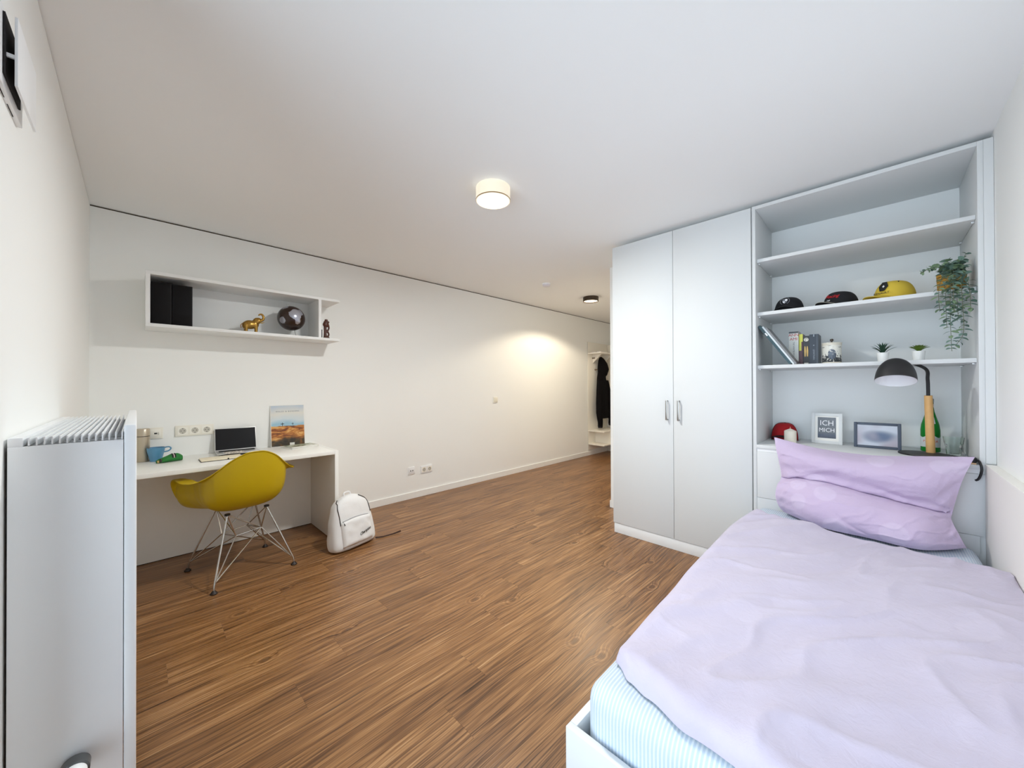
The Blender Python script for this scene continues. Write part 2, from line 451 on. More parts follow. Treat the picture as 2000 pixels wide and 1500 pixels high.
# ventilation cover high on the left wall
vt = thing('wall_vent', 'white ventilation cover with dark side opening high on the wall', 'vent', (LW, 1.5, 1.95))
vz0, vz1, vy0, vy1 = 1.955, 2.125, 1.385, 1.60
part('base_plate', MB().box(LW, LW + 0.010, vy0 - 0.02, vy1, vz0 - 0.004, vz1 + 0.004, 0.001), rad_m, vt)
part('cover_plate', MB().box(LW + 0.026, LW + 0.031, vy0 + 0.010, vy1 + 0.012, vz0 + 0.002, vz1 - 0.01, 0.001), rad_m, vt)
part('opening', MB().box(LW + 0.0102, LW + 0.014, vy0 + 0.006, vy1 - 0.05, vz0 + 0.02, vz1 - 0.01), dark_m, vt)
part('rib', MB().box(LW + 0.0142, LW + 0.026, vy0 + 0.014, vy0 + 0.020, vz0 + 0.066, vz0 + 0.074), rad_m, vt)
for k in range(2):
    part('slit', MB().box(LW + 0.002, LW + 0.0035, vy0 + 0.01 + k * 0.09, vy0 + 0.07 + k * 0.09, vz0 - 0.0048, vz0 - 0.0035), dark_m, vt)

# ------------------------------------------------------------------ ceiling lights, smoke alarm
def ceiling_lamp(x, y, r, h, label, dark):
    t = thing('ceiling_lamp', label, 'lamp', (x, y, H), 0, None)
    M = Matrix.Translation((x, y, 0))
    if dark:
        part('housing', MB().lathe([(r - 0.012, H - 0.001), (r, H - 0.001), (r, H - h), (r - 0.011, H - h), (r - 0.011, H - h + 0.012), (r - 0.012, H - h + 0.03)], 48, M, False, False), mat('dark_bronze_metal', rgb(70, 58, 48), 0.4, metal=0.5), t)
        part('diffuser', MB().lathe([(0.0, H - h + 0.012), (r - 0.012, H - h + 0.012), (r - 0.012, H - h + 0.02), (0.0, H - h + 0.02)], 48, M), mat('warm_lit_diffuser', rgb(255, 240, 214), 0.5, emit=((1.0, 0.80, 0.52, 1), 6.0)), t)
    else:
        gm = mat('lit_frosted_glass', rgb(206, 196, 176), 0.3, emit=((1.0, 0.90, 0.72, 1), 0.42))
        part('glass_drum', MB().lathe([(0.02, H - 0.001), (r - 0.003, H - 0.001), (r, H - 0.004), (r, H - h), (r - 0.006, H - h), (r - 0.006, H - h + 0.003)], 48, M, True, False), gm, t)
        part('rim_ring', MB().lathe([(r + 0.0008, H - h + 0.007), (r + 0.0018, H - h + 0.006), (r + 0.0018, H - h + 0.002), (r + 0.0008, H - h + 0.001)], 48, M, False, False), mat('warm_brass_ring', rgb(170, 140, 95), 0.3, metal=0.8), t)
        part('diffuser', MB().lathe([(0.0, H - h + 0.001), (r - 0.0065, H - h + 0.001), (r - 0.0065, H - h + 0.009), (0.0, H - h + 0.009)], 48, M), mat('lit_diffuser', rgb(255, 250, 240), 0.5, emit=((1.0, 0.94, 0.82, 1), 3.0)), t)
    return t
cl1 = ceiling_lamp(1.553, 1.692, 0.106, 0.085, 'round frosted glass ceiling lamp glowing in the middle of the room', False)
cl2 = ceiling_lamp(4.44, 2.835, 0.106, 0.062, 'flat dark drum ceiling lamp over the hallway', True)
def lamp_light(name, typ, parent, loc, power, col, **kw):
    d = bpy.data.lights.new(name, typ); d.energy = power; d.color = col
    for k, v in kw.items(): setattr(d, k, v)
    o = bpy.data.objects.new(name, d); C.objects.link(o); o.parent = parent
    o.location = Vector(loc) - parent.location
    return o
lamp_light('lamp_bulb', 'AREA', cl1, (1.553, 1.692, H - 0.088), LAMP1_W, (0.97, 0.985, 0.955), shape='DISK', size=0.17)
lamp_light('lamp_bulb', 'SPOT', cl2, (4.44, 2.835, H - 0.064), LAMP2_W, (1.0, 0.87, 0.66), spot_size=R(147), spot_blend=0.26, shadow_soft_size=0.05)
sm = thing('smoke_detector', 'small white round smoke detector on the ceiling', 'smoke detector', (3.47, 2.835, H))
Ms = Matrix.Translation((3.47, 2.835, 0))
part('base', MB().lathe([(0, H - 0.0005), (0.052, H - 0.0005), (0.052, H - 0.012), (0, H - 0.012)], 32, Ms), rad_m, sm)
part('cover', MB().lathe([(0, H - 0.012), (0.047, H - 0.012), (0.043, H - 0.030), (0.030, H - 0.036), (0, H - 0.037)], 32, Ms), mat('lilac_white_plastic', rgb(226, 224, 232), 0.4), sm)

# ------------------------------------------------------------------ wardrobe and shelf unit
WX = 2.911
def bar_handle(parent, y, z0, z1):
    mb = MB().box(WX - 0.034, WX - 0.029, y - 0.006, y + 0.006, z0, z1, 0.0015)
    mb.box(WX - 0.029, WX, y - 0.004, y + 0.004, z0, z0 + 0.008, 0.0).box(WX - 0.029, WX, y - 0.004, y + 0.004, z1 - 0.008, z1, 0.0)
    part('handle', mb, steel_m, parent, label='brushed steel bar handle')
wd = thing('wardrobe', 'tall white two-door wardrobe beside the open shelves', 'wardrobe', (3.19, 1.12, 0))
part('body', MB().box(WX + 0.020, PX - 0.003, 0.603, 1.638, 0.085, 2.468, 0.001), lac_m, wd)
part('plinth', MB().box(WX + 0.006, WX + 0.024, 0.604, 1.634, 0.0005, 0.083, 0.001), lac_m, wd)
d1 = part('door', MB().box(WX, WX + 0.019, 1.1245, 1.639, 0.0865, 2.466, 0.0012), lac2_m, wd)
d2 = part('door', MB().box(WX, WX + 0.019, 0.604, 1.1215, 0.0865, 2.466, 0.0012), lac2_m, wd)
bar_handle(d1, 1.166, 1.000, 1.153); bar_handle(d2, 1.078, 1.000, 1.153)

su = thing('shelf_unit', 'white open shelf unit with boards above a headboard cabinet', 'shelf', (3.19, 0.1, 0))
SB = 3.455                                   # inner back
part('side_panel', MB().box(WX, SB + 0.015, 0.578, 0.597, 0.0005, 2.469, 0.0008), lac2_m, su)
part('side_panel', MB().box(WX, SB + 0.015, -0.374, -0.355, 0.8725, 2.469, 0.0008), lac2_m, su)
part('lower_side_panel', MB().box(WX + 0.020, SB + 0.015, -0.374, -0.3555, 0.0005, 0.8495), lac_m, su)
part('lower_filler', MB().box(WX + 0.012, WX + 0.026, RW + 0.001, -0.3745, 0.0005, 0.8815), lac_m, su)
part('filler_strip', MB().box(WX, WX + 0.018, RW + 0.001, -0.3745, 0.882, 2.469, 0.0008), lac2_m, su)
part('top_panel', MB().box(WX, SB, -0.3548, 0.5778, 2.447, 2.469, 0.0008), lac2_m, su)
part('back_panel', MB().box(SB, SB + 0.012, -0.3548, 0.5778, 0.05, 2.447), lac_m, su)
pin_m = mat('clear_shelf_pin', rgb(225, 226, 226), 0.3, metal=0.4)
for zt in (2.120, 1.760, 1.402):
    b = part('shelf_board', MB().box(WX + 0.040, SB - 0.001, -0.3540, 0.5770, zt - 0.022, zt, 0.0008), lac2_m, su)
    for yy in (-0.3545, 0.5665):
        for xx in (WX + 0.075, SB - 0.09):
            part('shelf_pin', MB().box(xx, xx + 0.012, yy, yy + 0.011, zt - 0.030, zt - 0.0225, 0.001), pin_m, b)
part('cabinet_top', MB().box(WX - 0.002, SB - 0.001, -0.3735, 0.5775, 0.850, 0.872, 0.0008), lac2_m, su)
part('cabinet_rail', MB().box(WX + 0.006, WX + 0.022, -0.3545, 0.5775, 0.8285, 0.8495), lac_m, su)
part('cabinet_flap', MB().box(WX, WX + 0.018, -0.3720, 0.5765, 0.524, 0.8275, 0.0012), lac2_m, su)
part('cabinet_plinth', MB().box(WX + 0.002, WX + 0.018, -0.3545, 0.5775, 0.0005, 0.522), lac2_m, su)

# ------------------------------------------------------------------ bed
bed = thing('bed_frame', 'low white bed frame against the shelf unit', 'bed', (1.86, 0.11, 0))
part('foot_board', MB().box(0.812, 0.833, -0.365, 0.602, 0.0005, 0.355, 0.001), lac2_m, bed)
part('side_rail', MB().box(0.8335, WX - 0.006, 0.581, 0.602, 0.0005, 0.355, 0.001), lac2_m, bed)
part('side_rail', MB().box(0.8335, WX - 0.006, -0.366, -0.348, 0.0005, 0.355, 0.001), lac2_m, bed)
part('slatted_base', MB().box(0.8335, WX - 0.008, -0.3475, 0.5805, 0.16, 0.19), mat('pale_beech', rgb(214, 188, 150), 0.6), bed)
k = NT('striped_sheet', 0.85)
o = k.obj(); sy = k.xyz(o)
wob = k.noise(o, 9, 2)
ph = k.math('ADD', k.math('MULTIPLY', sy[1], 2 * pi / 0.0094), k.math('MULTIPLY', wob, 1.2))
st = k.smooth(k.math('SINE', ph), -0.15, 0.45)
k.col(k.mix(st, rgb(184, 199, 214), rgb(210, 218, 226)))
k.bump(k.math('ADD', k.math('MULTIPLY', k.noise(o, 14, 5), 1.0), k.math('MULTIPLY', st, 0.05)), 0.25, 0.02)
sheet_m = k.m
def mattress_mb():
    bm = bmesh.new(); bmesh.ops.create_cube(bm, size=1)
    x0, x1, y0, y1, z0, z1 = 0.845, 2.900, -0.345, 0.572, 0.191, 0.473
    for v in bm.verts: v.co = Vector(((x0 + x1) / 2 + v.co.x * (x1 - x0), (y0 + y1) / 2 + v.co.y * (y1 - y0), (z0 + z1) / 2 + v.co.z * (z1 - z0)))
    bmesh.ops.bevel(bm, geom=list(bm.edges), offset=0.055, segments=6, affect='EDGES', profile=0.5)
    bmesh.ops.subdivide_edges(bm, edges=[e for e in bm.edges if e.calc_length() > 0.3], cuts=40, use_grid_fill=True)
    for v in bm.verts:
        n = noise.noise(v.co * 5.0) * 0.004 + noise.noise(v.co * 14.0) * 0.0015
        if v.co.z > 0.3: v.co.z += n
        v.co.x += noise.noise(v.co * 9 + Vector((3, 1, 0))) * 0.003
    bm.verts.index_update()
    mb = MB().add([v.co.copy() for v in bm.verts], [tuple(v.index for v in f.verts) for f in bm.faces]); bm.free(); return mb
solo('mattress', mattress_mb(), sheet_m, 'mattress in a blue and white striped fitted sheet', 'mattress', (1.86, 0.11, 0.19), ang=80)

def lilac(name, a, b, spots, amt):
    k = NT(name, 0.92); o = k.obj()
    vo = k.n('ShaderNodeTexVoronoi'); vo.inputs['Scale'].default_value = spots; vo.inputs['Randomness'].default_value = 0.8
    k.l(o, vo.inputs['Vector'])
    sp = k.math('MULTIPLY', k.math('SUBTRACT', 1.0, k.smooth(vo.outputs['Distance'], 0.30, 0.35)), 0.55)
    n1 = k.noise(o, 3.0, 3); c = k.mix(n1, a, b); c = k.mix(k.math('MULTIPLY', sp, amt), c, rgb(232, 224, 240)); k.col(c)
    fine = k.noise(k.scale(o, (1.0, 1.6, 1.0)), 260, 2)
    cr = k.noise(o, 26, 6, 0.6, 0.6)
    k.bump(k.math('ADD', k.math('MULTIPLY', cr, 1.0), k.math('MULTIPLY', fine, 0.06)), 0.30, 0.014)
    k.b.inputs['Sheen Weight'].default_value = 0.15
    return k.m
duvet_m = lilac('pale_lilac_cotton', rgb(190, 182, 200), rgb(197, 189, 206), 5.0, 0.10)
pillow_m = lilac('lilac_cotton', rgb(194, 175, 203), rgb(201, 184, 209), 6.0, 0.30)

def interp(tab, x):
    if x <= tab[0][0]: return tab[0][1]
    for (a, va), (b, vb) in zip(tab, tab[1:]):
        if x <= b:
            u = (x - a) / (b - a); u = u * u * (3 - 2 * u); return va + (vb - va) * u
    return tab[-1][1]
def ridge(x): return 1 - abs(2 * (x - math.floor(x)) - 1)
def duvet_mb():
    NU, NV = 190, 110
    head = [(-0.37, 2.46), (-0.14, 2.490), (0.03, 2.497), (0.22, 2.515), (0.42, 2.57), (0.55, 2.650)]
    foot = [(-0.37, 0.862), (0.16, 0.868), (0.33, 0.876), (0.44, 0.905), (0.50, 0.925), (0.55, 0.965)]
    left = [(0.86, 0.520), (0.93, 0.528), (1.0, 0.548), (1.3, 0.556), (1.75, 0.574), (2.3, 0.582), (2.55, 0.560), (2.7, 0.530)]
    right = -0.366; zb = 0.4795
    def xy(i, j):
        v = j / NV; u = i / NU
        yy = right + (0.552 - right) * v
        xf = interp(foot, yy) + 0.010 * noise.noise(Vector((yy * 9, 1.3, 0))); xh = interp(head, yy) + 0.010 * noise.noise(Vector((yy * 7, 7.3, 0)))
        x = xf + (xh - xf) * u
        lf = interp(left, x); yy = right + (lf - right) * v
        return x, yy, xf, xh, lf
    vs = []; 
    for i in range(NU + 1):
        for j in range(NV + 1):
            x, yy, xf, xh, lf = xy(i, j)
            d = min(x - xf, xh - x, lf - yy)
            T = 0.052; q = min(1.0, max(0.0, d) / 0.060)
            h = T * sqrt(max(0.0, 1 - (1 - q) ** 2))
            # folds fanning from the head end toward the foot and the wall
            a = (x * 0.62 + (yy + 0.3) * 0.92)
            p = Vector((x, yy, 0))
            w1 = noise.noise(Vector((a * 4.2 + 0.8 * noise.noise(p * 1.7), (x * 0.9 - yy * 0.6) * 0.9, 4.0)))
            w2 = noise.noise(Vector((a * 11.0 + 1.2 * noise.noise(p * 2.6), (x - yy * 0.6) * 1.6, 9.0)))
            w3 = noise.noise(Vector((a * 24.0, (x - yy) * 3.0 + 2 * noise.noise(p * 5), 2.0)))
            w4 = 1 - abs(noise.noise(Vector((a * 6.0 + 1.0 * noise.noise(p * 3.1), (x - yy) * 1.4, 14.0))))
            bulge = 0.012 * noise.noise(p * 2.2 + Vector((5, 2, 1)))
            h += q * (0.016 * w1 + 0.010 * w2 + 0.0042 * w3 + bulge + 0.014 * (w4 ** 6 - 0.3))
            vs.append((x, yy, zb + max(0.0006 if d <= 0 else 0.004, h)))
    n = len(vs)
    fs = [(i * (NV + 1) + j, (i + 1) * (NV + 1) + j, (i + 1) * (NV + 1) + j + 1, i * (NV + 1) + j + 1) for i in range(NU) for j in range(NV)]
    rim = [j for j in range(NV + 1)] + [i * (NV + 1) + NV for i in range(1, NU + 1)] + [NU * (NV + 1) + j for j in range(NV - 1, -1, -1)] + [i * (NV + 1) for i in range(NU - 1, 0, -1)]
    low = []
    for r in rim: low.append(len(vs)); x, yy, z = vs[r]; vs.append((x, yy, zb))
    m = len(rim)
    fs += [(rim[a], rim[(a + 1) % m], low[(a + 1) % m], low[a]) for a in range(m)]
    return MB().add(vs, fs)
solo('duvet', duvet_mb(), duvet_m, 'pale lilac duvet spread over the bed', 'duvet', (1.7, 0.1, 0.48), ang=80)

def pillow_mb():
    rows = [[(2.83, 0.467, 0.94), (2.85, 0.249, 0.891), (2.86, 0.031, 0.879), (2.86, -0.16, 0.898), (2.845, -0.333, 0.919)],
            [(2.80, 0.452, 0.870), (2.768, 0.240, 0.858), (2.757, 0.025, 0.846), (2.765, -0.160, 0.858), (2.82, -0.315, 0.880)],
            [(2.79, 0.440, 0.815), (2.735, 0.229, 0.800), (2.715, 0.018, 0.775), (2.725, -0.158, 0.770), (2.80, -0.285, 0.790)],
            [(2.80, 0.427, 0.703), (2.775, 0.242, 0.721), (2.775, 0.011, 0.685), (2.775, -0.153, 0.663), (2.80, -0.256, 0.640)],
            [(2.75, 0.440, 0.660), (2.690, 0.245, 0.690), (2.670, 0.025, 0.660), (2.680, -0.142, 0.640), (2.765, -0.252, 0.610)],
            [(2.73, 0.446, 0.600), (2.630, 0.243, 0.630), (2.603, 0.030, 0.605), (2.610, -0.140, 0.590), (2.72, -0.268, 0.565)],
            [(2.755, 0.436, 0.535), (2.610, 0.237, 0.545), (2.585, 0.030, 0.535), (2.580, -0.142, 0.530), (2.73, -0.285, 0.520)],
            [(2.79, 0.416, 0.492), (2.650, 0.232, 0.486), (2.630, 0.030, 0.485), (2.615, -0.143, 0.486), (2.770, -0.298, 0.492)]]
    rows = [[Vector(p) for p in r] for r in rows]
    NU, NV = 120, 132
    def G(x, w): return math.exp(-(x / w) ** 2)
    def front(u, v):
        cols = [catmull([r[c] for r in rows], v) for c in range(5)]
        p = catmull(cols, u)
        e = min(u, 1 - u, v * 0.7, (1 - v) * 0.7); k = min(1, e / 0.07)
        cv = 0.430 - 0.022 * G(u - 0.13, 0.06) + 0.008 * sin(u * 11); w = v - cv
        amp = 0.75 + 0.5 * G(u - 0.45, 0.35)
        q = Vector((u * 3.2, v * 2.2, 0))
        fwd = Vector((-0.85, 0, 0.20))
        if w < 0:
            d = 0.020 * G(w + 0.026, 0.036) * amp; fwd = Vector((-0.80, 0, -0.35))
        else:
            d = (-0.030 * math.exp(-w / 0.013) + 0.016 * G(w - 0.065, 0.045)) * amp
        if u > 0.46:
            m = min(1, (u - 0.46) * 6); w2 = v - (0.362 + 0.085 * (u - 0.5) - 0.006 * sin(u * 17))
            d += m * (-0.013 * math.exp(-abs(w2) / 0.010) * (1 if w2 > 0 else 0.5) + 0.010 * G(w2 + 0.024, 0.022) + 0.006 * G(w2 - 0.03, 0.02))
        if 0.28 < u < 0.62:
            m = G(u - 0.45, 0.11); w3 = v - (0.775 + (u - 0.33) * 0.95)
            d += m * (-0.012 * math.exp(-abs(w3) / 0.022) + 0.010 * G(w3 - 0.06, 0.04))
        # gathers at both sides and the lower corners
        sl = G(u, 0.13); sr = G(1 - u, 0.14)
        d += 0.0055 * sl * sin((v - 0.5 * u) * 46 + 5 * noise.noise(q * 1.5)) + 0.0065 * sr * sin((v + 0.55 * u) * 52 + 5 * noise.noise(q * 1.3))
        d += 0.006 * sl * G(v - 0.93, 0.09) * sin(u * 95) + 0.006 * sr * G(v - 0.96, 0.06) * sin(u * 80)
        # soft wrinkles
        d += 0.011 * noise.noise(q * 1.4 + Vector((3, 0, 1))) + 0.006 * noise.noise(Vector((u * 6 + v * 7, (v - u) * 2.6, 3)))
        rd = 1 - abs(noise.noise(Vector((u * 5.5 + v * 9 + noise.noise(q * 2), (v - u * 0.8) * 2.4, 12.0))))
        d += 0.007 * (rd ** 8 - 0.2) + 0.0018 * noise.noise(Vector((u * 22 + v * 20, (v - u) * 9, 8)))
        p = p + fwd * (d * k)
        return p
    F = [[front(i / NU, j / NV) for j in range(NV + 1)] for i in range(NU + 1)]
    vs = []; fs = []
    for i in range(NU + 1):
        for j in range(NV + 1): vs.append(F[i][j])
    nb = len(vs)
    for i in range(NU + 1):
        for j in range(NV + 1):
            u, v = i / NU, j / NV; p = F[i][j]
            e = min(u, 1 - u, v, 1 - v); k = sqrt(max(0, 1 - (1 - min(1, e / 0.16)) ** 2))
            tgt = Vector((min(2.898, max(p.x + 0.10, 2.86)), p.y, p.z))
            q = p.lerp(tgt, k)
            q.z = max(q.z, 0.4835 + 0.0 * k); q.x = min(q.x, 2.899)
            vs.append(q)
    def idx(i, j, b): return b * nb + i * (NV + 1) + j
    for i in range(NU):
        for j in range(NV):
            fs.append((idx(i, j, 0), idx(i + 1, j, 0), idx(i + 1, j + 1, 0), idx(i, j + 1, 0)))
            fs.append((idx(i, j, 1), idx(i, j + 1, 1), idx(i + 1, j + 1, 1), idx(i + 1, j, 1)))
    rim = [(0, j) for j in range(NV)] + [(i, NV) for i in range(NU)] + [(NU, j) for j in range(NV, 0, -1)] + [(i, 0) for i in range(NU, 0, -1)]
    for a in range(len(rim)):
        b = (a + 1) % len(rim)
        fs.append((idx(*rim[a], 0), idx(*rim[b], 0), idx(*rim[b], 1), idx(*rim[a], 1)))
    return MB().add(vs, fs)
pil = solo('pillow', pillow_mb(), pillow_m, 'lilac pillow slumped against the headboard cabinet', 'pillow', (2.75, 0.08, 0.485), ang=80)

# ------------------------------------------------------------------ desk
DZ = 0.745; DF = 3.145; DX1 = 1.163
dk = thing('desk', 'white wall desk with closed side panel and back panel', 'desk', (0.47, 3.45, 0))
part('desk_top', MB().box(LW + 0.001, DX1 - 0.0285, DF, BW - 0.001, DZ - 0.028, DZ, 0.001), desk_m, dk)
part('side_panel', MB().box(DX1 - 0.028, DX1, DF, BW - 0.001, 0.006, DZ, 0.001), desk_m, dk)
part('back_panel', MB().box(LW + 0.001, DX1 - 0.0285, BW - 0.020, BW - 0.002, 0.006, DZ - 0.0285), desk_m, dk)
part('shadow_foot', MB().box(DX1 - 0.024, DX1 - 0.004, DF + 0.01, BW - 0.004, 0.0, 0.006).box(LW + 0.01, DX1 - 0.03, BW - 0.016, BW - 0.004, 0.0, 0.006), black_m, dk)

# ------------------------------------------------------------------ wall shelf above the desk
SY = 3.457; SX0, SX1, SZ0, SZ1 = 0.042, 1.290, 1.676, 2.049; ST = 0.022
ws = thing('wall_shelf', 'long white open box shelf hung on the wall above the desk', 'shelf', (0.66, 3.6, SZ0))
part('bottom_board', MB().box(SX0, SX1, SY, BW - 0.001, SZ0, SZ0 + ST, 0.0008), lac_m, ws)
part('top_board', MB().box(SX0, SX1, SY, BW - 0.001, SZ1 - ST, SZ1, 0.0008), lac_m, ws)
part('end_board', MB().box(SX0, SX0 + ST, SY + 0.0005, BW - 0.001, SZ0 + ST, SZ1 - ST), lac_m, ws)
part('divider', MB().box(1.113, 1.135, SY + 0.0005, BW - 0.001, SZ0 + ST, SZ1 - ST), lac_m, ws)
part('back_board', MB().box(SX0 + ST, 1.113, BW - 0.012, BW - 0.001, SZ0 + ST, SZ1 - ST), lac_m, ws)
sz = SZ0 + ST
blk = mat('black_binder_board', rgb(8, 6, 8), 0.6, spec=0.2)
for xa, xb, lab in ((0.0665, 0.1725, 'black box file at the closed end of the wall shelf'), (0.1745, 0.2815, 'black box file nearer the gold elephant')):
    t = thing('box_file', lab, 'box file', ((xa + xb) / 2, 3.62, sz), 0, 'black box files on the wall shelf')
    part('case', MB().box(xa, xb, 3.492, 3.735, sz + 0.0005, sz + 0.288, 0.002), blk, t)
    part('spine_groove', MB().box(xb - 0.006, xb - 0.0045, 3.4912, 3.4925, sz + 0.004, sz + 0.284), mat('dark_grey_seam', rgb(40, 38, 42), 0.6), t)
# gold elephant
gold_m = mat('antique_gold', rgb(176, 136, 66), 0.3, metal=0.85, vary=(60, 0.25))
ex, ey = 0.655, 3.575
el = MB()
def E(x, y, z): return (ex + x, ey + y, sz + z)
el.ball(E(-0.018, 0, 0.068), (0.046, 0.034, 0.036)).ball(E(0.012, 0, 0.074), (0.032, 0.030, 0.034)).ball(E(-0.044, 0, 0.060), (0.026, 0.030, 0.032))
for lx, ly in ((-0.046, -0.017), (-0.046, 0.017), (0.020, -0.017), (0.024, 0.017)):
    el.tube([E(lx, ly, 0.060), E(lx + 0.002, ly, 0.030), E(lx, ly, 0.008), E(lx, ly, 0.0015)], [0.0145, 0.011, 0.0105, 0.012], 10)
el.ball(E(0.038, -0.004, 0.106), (0.024, 0.022, 0.025)).tube([E(0.014, 0, 0.084), E(0.034, -0.003, 0.104)], [0.026, 0.022], 10)
el.tube(smoothpath([E(0.052, -0.006, 0.108), E(0.068, -0.010, 0.116), E(0.073, -0.011, 0.138), E(0.062, -0.010, 0.158), E(0.046, -0.009, 0.156), E(0.040, -0.008, 0.146)], 16), [0.012 - 0.0004 * i for i in range(17)], 10)
eo = solo('elephant_figurine', el, gold_m, 'small gold elephant figurine with raised trunk on wall shelf', 'figurine', (ex, ey, sz))
mod(eo, 'REMESH', mode='VOXEL', voxel_size=0.0028, use_smooth_shade=True); mod(eo, 'SMOOTH', iterations=4, factor=0.5)
for s in (-1, 1):
    ears = MB().ball(E(0.020, s * 0.027, 0.102), (0.018, 0.0035, 0.023), 14, 8, Matrix.Rotation(s * 0.6, 3, 'Z').to_4x4())
    part('ear', ears, gold_m, eo)
for s in (-1, 1):
    tk = MB().tube(smoothpath([E(0.052, -0.004 + s * 0.011, 0.096), E(0.066, -0.006 + s * 0.013, 0.090), E(0.078, -0.008 + s * 0.012, 0.098)], 6), [0.0042, 0.004, 0.0036, 0.0032, 0.0026, 0.002, 0.001], 6)
    part('tusk', tk, mat('pale_gold', rgb(214, 182, 116), 0.3, metal=0.7), eo)
part('tail', MB().tube(smoothpath([E(-0.066, 0, 0.074), E(-0.077, 0, 0.060), E(-0.076, 0, 0.036)], 6), 0.003, 6), gold_m, eo)
# globe
gc = Vector((0.928, 3.560, sz + 0.153)); gr = 0.104
gt = thing('desk_globe', 'dark brown and silver globe on a thin stand', 'globe', (0.94, 3.56, sz))
k = NT('dark_globe_map', 0.22); o = k.obj()
gloc = k.add(o, tuple(-(gc - Vector((0.94, 3.56, sz)))))
nn = k.n('ShaderNodeVectorMath', operation='NORMALIZE'); k.l(gloc, nn.inputs[0])
wob = k.noise(nn.outputs[0], 7, 5, 0.6)
def blob(d, r):
    D = k.n('ShaderNodeVectorMath', operation='DISTANCE'); k.l(nn.outputs[0], D.inputs[0]); v = Vector(d).normalized(); D.inputs[1].default_value = tuple(v)
    return k.math('SUBTRACT', r, D.outputs['Value'])
# facing direction of the globe toward the room
bl = [((-0.05, -1, 0.20), 0.34), ((-0.20, -1, 0.24), 0.25), ((0.20, -1, 0.15), 0.28), ((0.20, -1, -0.12), 0.24), ((0.26, -1, -0.36), 0.20), ((0.24, -1, -0.50), 0.13), ((-0.05, -1, 0.62), 0.16), ((0.18, -1, 0.66), 0.18), ((0.62, -1, 0.62), 0.26), ((0.52, -1, 0.36), 0.15), ((-0.9, -0.6, -0.35), 0.28), ((-0.5, -0.3, 0.75), 0.25), ((0.9, 0.1, 0.5), 0.5), ((-0.9, 0.5, 0.4), 0.45), ((0.45, -1, -0.30), 0.06)]
acc = None
for d, r in bl:
    b = blob(d, r); acc = b if acc is None else k.math('MAXIMUM', acc, b)
acc = k.math('ADD', acc, k.math('MULTIPLY', k.math('SUBTRACT', wob, 0.5), 0.22))
land = k.smooth(acc, 0.0, 0.02)
k.col(k.mix(land, rgb(46, 30, 24), rgb(176, 178, 190)))
k.l(k.math('MULTIPLY', land, 0.6), k.b.inputs['Metallic'])
ball = part('globe_ball', MB().ball(gc, gr, 40, 24), k.m, gt)
Mg = Matrix.Rotation(R(-14), 4, 'Y')
part('axis_pin', MB().tube([gc + Mg @ Vector((0, 0, gr - 0.002)), gc + Mg @ Vector((0, 0, gr + 0.012))], 0.0035, 10).ball(gc + Mg @ Vector((0, 0, gr + 0.013)), 0.006), steel_m, gt)
foot = Vector((gc.x + 0.040, gc.y, sz))
part('stand_rod', MB().tube([gc + Mg @ Vector((0, 0, -gr + 0.002)), foot + Vector((0, 0, 0.006))], 0.0045, 10), steel_m, gt)
part('stand_base', MB().lathe([(0, 0.0005), (0.055, 0.0005), (0.055, 0.004), (0.010, 0.008), (0, 0.009)], 32, Matrix.Translation(foot)), steel_m, gt)
# carved wooden figure and a small blue box behind it
wm = mat('dark_carved_wood', rgb(74, 36, 24), 0.4, vary=(40, 0.35))
fx, fy = 1.196, 3.515
def Fp(x, y, z): return (fx + x, fy + y, sz + z)
fg = MB()
fg.lathe([(0, 0.001), (0.026, 0.001), (0.027, 0.010), (0.022, 0.014), (0, 0.014)], 20, Matrix.Translation((fx, fy, sz)))
fg.tube([Fp(-0.010, 0, 0.010), Fp(-0.010, 0, 0.050), Fp(-0.011, 0, 0.105)], [0.015, 0.012, 0.013], 10)
fg.tube(smoothpath([Fp(0.010, 0, 0.012), Fp(0.020, 0, 0.040), Fp(0.010, 0.002, 0.066), Fp(0.020, 0, 0.094), Fp(0.016, 0, 0.128)], 12), 0.008, 8)
fg.tube(smoothpath([Fp(-0.006, -0.004, 0.050), Fp(0.006, -0.006, 0.062), Fp(0.018, -0.002, 0.052)], 6), 0.006, 8)
fg.ball(Fp(-0.006, 0, 0.126), (0.026, 0.019, 0.026)).ball(Fp(0.000, 0, 0.148), (0.025, 0.018, 0.014)).tube([Fp(-0.002, 0, 0.150), Fp(-0.002, 0, 0.172)], [0.014, 0.0125], 12)
fo = solo('carved_figure', fg, wm, 'dark carved wooden figure on the open end of wall shelf', 'figurine', (fx, fy, sz))
mod(fo, 'REMESH', mode='VOXEL', voxel_size=0.0026, use_smooth_shade=True); mod(fo, 'SMOOTH', iterations=3, factor=0.5)
nb = thing('small_box', 'small dark blue box behind the carved figure', 'box', (1.155, 3.60, sz))
part('carton', MB().box(1.137, 1.176, 3.56, 3.62, sz + 0.0005, sz + 0.072, 0.001), mat('navy_card', rgb(34, 38, 62), 0.6), nb)
part('lid', MB().box(1.1365, 1.1765, 3.5595, 3.6205, sz + 0.0725, sz + 0.084, 0.001), mat('navy_card', rgb(34, 38, 62), 0.6), nb)

